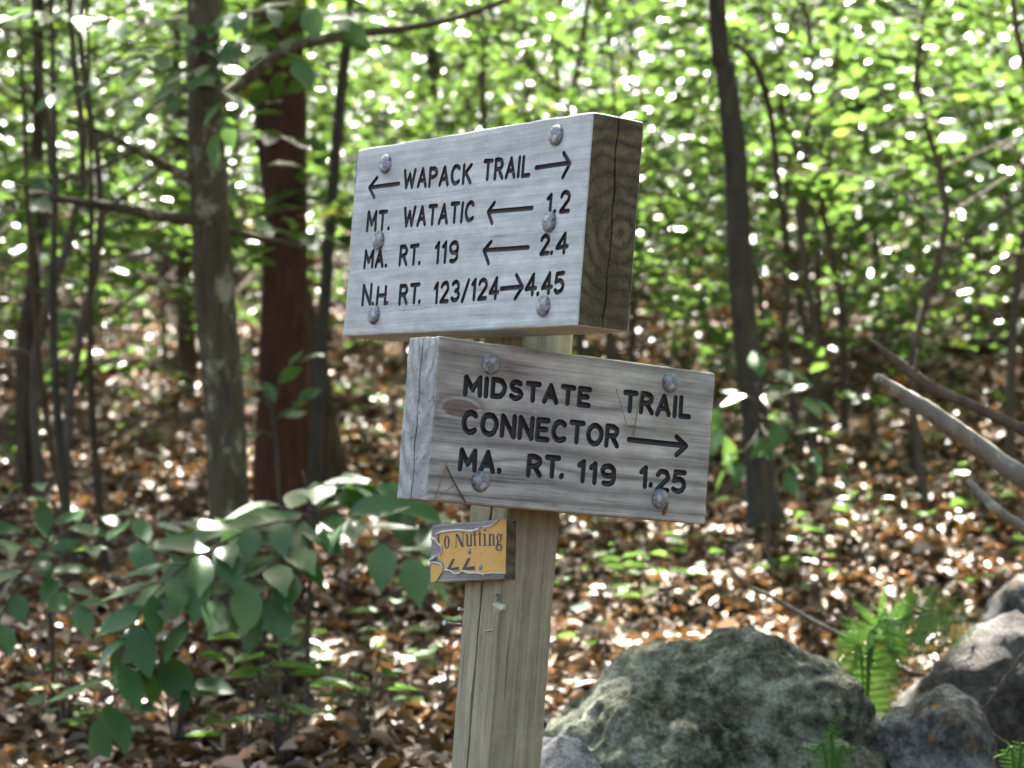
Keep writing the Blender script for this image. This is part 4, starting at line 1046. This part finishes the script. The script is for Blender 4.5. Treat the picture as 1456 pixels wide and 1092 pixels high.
leafy('broad_leaved_sapling', 'dark green leafy sapling in front of the slim smooth trunk', [(1076, 545, 0), (1080, 600, 0), (1090, 700, 0), (1094, 800, 0)],
      [[(1076, 560, 0), (1110, 555, -.1), (1160, 570, -.1)], [(1078, 590, 0), (1120, 610, -.1), (1160, 640, -.1), (1185, 660, -.1)], [(1076, 570, 0), (1045, 560, .05), (1020, 580, .1), (1030, 620, .1)],
       [(1080, 610, 0), (1060, 640, -.05), (1040, 660, -.05)], [(1080, 600, 0), (1100, 640, -.1), (1120, 670, -.1)], [(1076, 550, 0), (1090, 530, 0), (1120, 530, 0)]], 7.9, L=(.09, .13), step=.05)
leafy('broad_leaved_sapling', 'small sapling with sunlit yellow-green leaves beside the red-brown trunk', [(380, 560, 0), (392, 620, 0), (396, 700, 0), (400, 790, 0)],
      [[(384, 580, 0), (360, 560, 0), (345, 580, 0)], [(386, 600, 0), (410, 585, -.05), (425, 570, -.05)], [(388, 620, 0), (365, 612, 0), (350, 625, 0)], [(386, 590, 0), (395, 560, 0), (400, 530, 0), (420, 515, 0)], [(384, 570, 0), (370, 540, 0), (350, 520, 0)]], 8.6, L=(.08, .12), step=.07)
leafy('leafy_bough', 'leafy bough hanging across the top of the lichen-mottled trunk', [(295, -60, .15), (292, 60, .12), (291, 130, .1), (330, 858, .0)],
      [[(292, 60, 0), (250, 70, -.2), (200, 90, -.3), (150, 110, -.35), (90, 130, -.4)], [(292, 70, 0), (340, 60, -.2), (390, 70, -.3), (430, 90, -.3)], [(292, 90, 0), (260, 120, -.25), (220, 150, -.3)],
       [(292, 80, 0), (310, 110, -.25), (320, 150, -.3), (310, 190, -.3)], [(292, 50, 0), (240, 30, -.2), (170, 30, -.3), (100, 20, -.4), (40, 15, -.5)], [(292, 40, 0), (350, 20, -.2), (420, 10, -.25), (480, 30, -.3)]], 7.2, L=(.1, .14), step=.045, cat='bough')
# ------------------------------------------------------------------ fern, small ground plants
def pinna_mesh():
    v, f = [], []
    for i in range(11):                         # a leaflet along +X cut into narrow lobes
        t = i / 11; w = .12 * math.sin(math.pi * (.3 + .68 * t)) + .012; x = t
        for s in (1, -1):
            b = len(v); v += [(x, 0, 0), (x + .055, s * w, .01), (x + .085, s * w * .8, .01), (x + .062, 0, 0)]; f.append((b, b + 1, b + 2, b + 3) if s < 0 else (b, b + 3, b + 2, b + 1))
    me_ = bpy.data.meshes.new('leaflet'); me_.from_pydata(v, [], f); me_.update(); me_.materials.append(MAT['fern']); return me_
PINNA = pinna_mesh()
def fern(label, foot_px, depth, fronds, group=None, Lm=.078):
    f = P(*foot_px, depth); fz = gz(f.x, f.y); root = empty('fern', (f.x, f.y, fz), label, 'fern', group)
    for fr in fronds:
        q = smooth_path([Vector((f.x, f.y, fz - .02))] + [P(x, y, depth + d) for x, y, d in fr], 6)
        mb = MB(); mb.tube(q, list(np.linspace(.004, .001, len(q))), 5)
        fo = obj('frond', mb.mesh('frond'), MAT['fern'], root)
        seg = [(b - a).length for a, b in zip(q, q[1:])]; tot = sum(seg); d = tot * .52; gap = Lm * .2
        while d < tot * .985:
            acc = 0
            for a, b, sl in zip(q, q[1:], seg):
                if acc + sl >= d: break
                acc += sl
            t = (b - a).normalized(); p_ = a.lerp(b, (d - acc) / sl); k = (d / tot - .52) / .48
            Lp = Lm * math.sin(math.pi * (.3 + .64 * k)) * 1.0
            side = t.cross(Vector((0, -1, .45))).normalized()
            for s in (1, -1):
                obj('leaflet', PINNA, None, fo, leaf_matrix(p_, side * s + t * .35 + Vector((0, 0, -.2)), Vector((random.gauss(0, .12), -1, .5)), Lp))
            d += gap
    return root
random.seed(5)
fern('bright green fern behind the large boulder and the dark slab', (1228, 985), 5.3,
     [[(1234, 930, 0), (1246, 890, -.03), (1264, 858, -.05)], [(1238, 915, 0), (1282, 880, -.05), (1335, 868, -.1), (1402, 884, -.12)],
      [(1240, 925, 0), (1290, 905, .05), (1340, 896, .05), (1392, 904, .05)], [(1225, 930, 0), (1205, 905, .05), (1190, 908, .05)]])
fern('small fern growing against the front of the large boulder', (1185, 1150), 4.2, [[(1184, 1080, 0), (1182, 1045, 0), (1196, 1014, 0)], [(1176, 1090, 0), (1156, 1068, 0), (1134, 1062, 0)], [(1192, 1095, 0), (1208, 1070, 0), (1222, 1062, 0)]], Lm=.036)
fern('small fern sprouting beside the orange-spotted boulder', (1445, 1150), 4.2, [[(1442, 1095, 0), (1428, 1075, 0), (1412, 1078, 0)], [(1450, 1090, 0), (1462, 1070, 0), (1478, 1066, 0)]], Lm=.036)

def seedling_mesh(seed, n, L):
    r = np.random.default_rng(seed); st = MB(); Ps, As, Ns = [], [], []
    for k in range(n):
        az = k * 2.4 + r.normal(0, .2); h = .05 + .16 * r.random(); e = np.array([.05 * math.cos(az), .05 * math.sin(az), h])
        st.tube([(0, 0, -.02), e * np.array([.4, .4, .7]), e], .0018, 4, cap=False)
        Ps.append(e); As.append([math.cos(az), math.sin(az), -.1 + .3 * r.random()]); Ns.append([r.normal(0, .3), r.normal(0, .3), 1])
    l = L * r.uniform(.7, 1.3, n); v, q = leaves(np.array(Ps), np.array(As), np.array(Ns), l, l * .6, .12, .1)
    return st.mesh('stem'), np_mesh('foliage', v, q)
SEED = [seedling_mesh(i, n, L) for i, (n, L) in enumerate([(7, .08), (11, .07), (5, .1), (14, .06)])]
def seedling(px, py, s=1.0, label='low green seedling growing out of the leaf litter', group='seedlings in the leaf litter'):
    g = G(px, py); M = Matrix.Translation(g) @ Matrix.Rotation(random.random() * 6.28, 4, 'Z') @ Matrix.Scale(s, 4); k = random.randrange(4)
    rt = empty('seedling', g, label, 'seedling', group); rt.rotation_euler = M.to_euler(); rt.scale = M.to_scale(); WM[rt.name] = M
    obj('stem', SEED[k][0], MAT['twig'], rt, M); obj('foliage', SEED[k][1], MAT['leaf_near'], rt, M)
random.seed(9)
for (x, y, s) in [(372, 1060, 1.2), (400, 1085, 1.3), (350, 1080, 1.1), (520, 1060, 1.0), (625, 1030, 1.2), (640, 990, 1.0), (610, 880, .9), (375, 985, 1.2), (410, 990, 1.1), (945, 880, 1.1), (905, 868, .9), (990, 845, .9), (880, 845, .8), (1120, 828, .9),
                  (1160, 800, .9), (1230, 770, .9), (1330, 760, 1), (1400, 740, 1), (1180, 720, .9), (1280, 690, 1), (1350, 640, 1), (1240, 620, 1), (1160, 870, .9), (820, 860, .8), (850, 940, 1), (250, 1070, 1.1), (90, 1060, 1.1), (560, 960, 1), (480, 1010, 1), (150, 1080, 1),
                  (545, 800, .9), (600, 700, .9), (520, 640, 1), (560, 600, 1), (200, 640, 1.1), (150, 600, 1.2), (230, 580, 1.2), (40, 640, 1.1), (870, 790, .9), (1000, 790, .9), (1420, 850, 1)]:
    seedling(x, y, s)

# ------------------------------------------------------------------ leaf litter
def litter(n, y0, y1, L0, L1, seed, wide=.25):
    r = np.random.default_rng(seed)
    y = y0 + (y1 - y0) * r.random(n) ** .8; x = r.uniform(-1, 1, n) * (wide * y + .5)
    z = ground_z(x, y) + r.uniform(.003, .035, n)
    az = r.uniform(0, 2 * math.pi, n)
    ax = np.stack([np.cos(az), np.sin(az), r.normal(.17 * np.sin(az), .22, n)], 1)
    nr = np.stack([r.normal(0, .45, n), r.normal(-.17, .45, n), np.ones(n)], 1)
    L = r.uniform(L0, L1, n)
    return leaves(np.stack([x, y, z], 1), ax, nr, L, L * r.uniform(.4, .7, n), r.uniform(-.1, .5, n), .25)
v1, q1 = litter(42000, 4.6, 12, .035, .085, 1); v2, q2 = litter(36000, 12, 26, .05, .11, 2); v3, q3 = litter(16000, 26, 46, .1, .18, 3)
v4, q4 = litter(5000, 2.2, 5, .05, .1, 4, .4)
vv = np.concatenate([v1, v2, v3, v4]); o2 = len(v1); o3 = o2 + len(v2); o4 = o3 + len(v3)
lit = obj('leaf_litter', np_mesh('leaf_litter', vv, np.concatenate([q1, q2 + o2, q3 + o3, q4 + o4])), MAT['litter'])
tag(lit, 'brown and tan dead leaves covering the forest floor', 'leaf litter', kind='stuff')
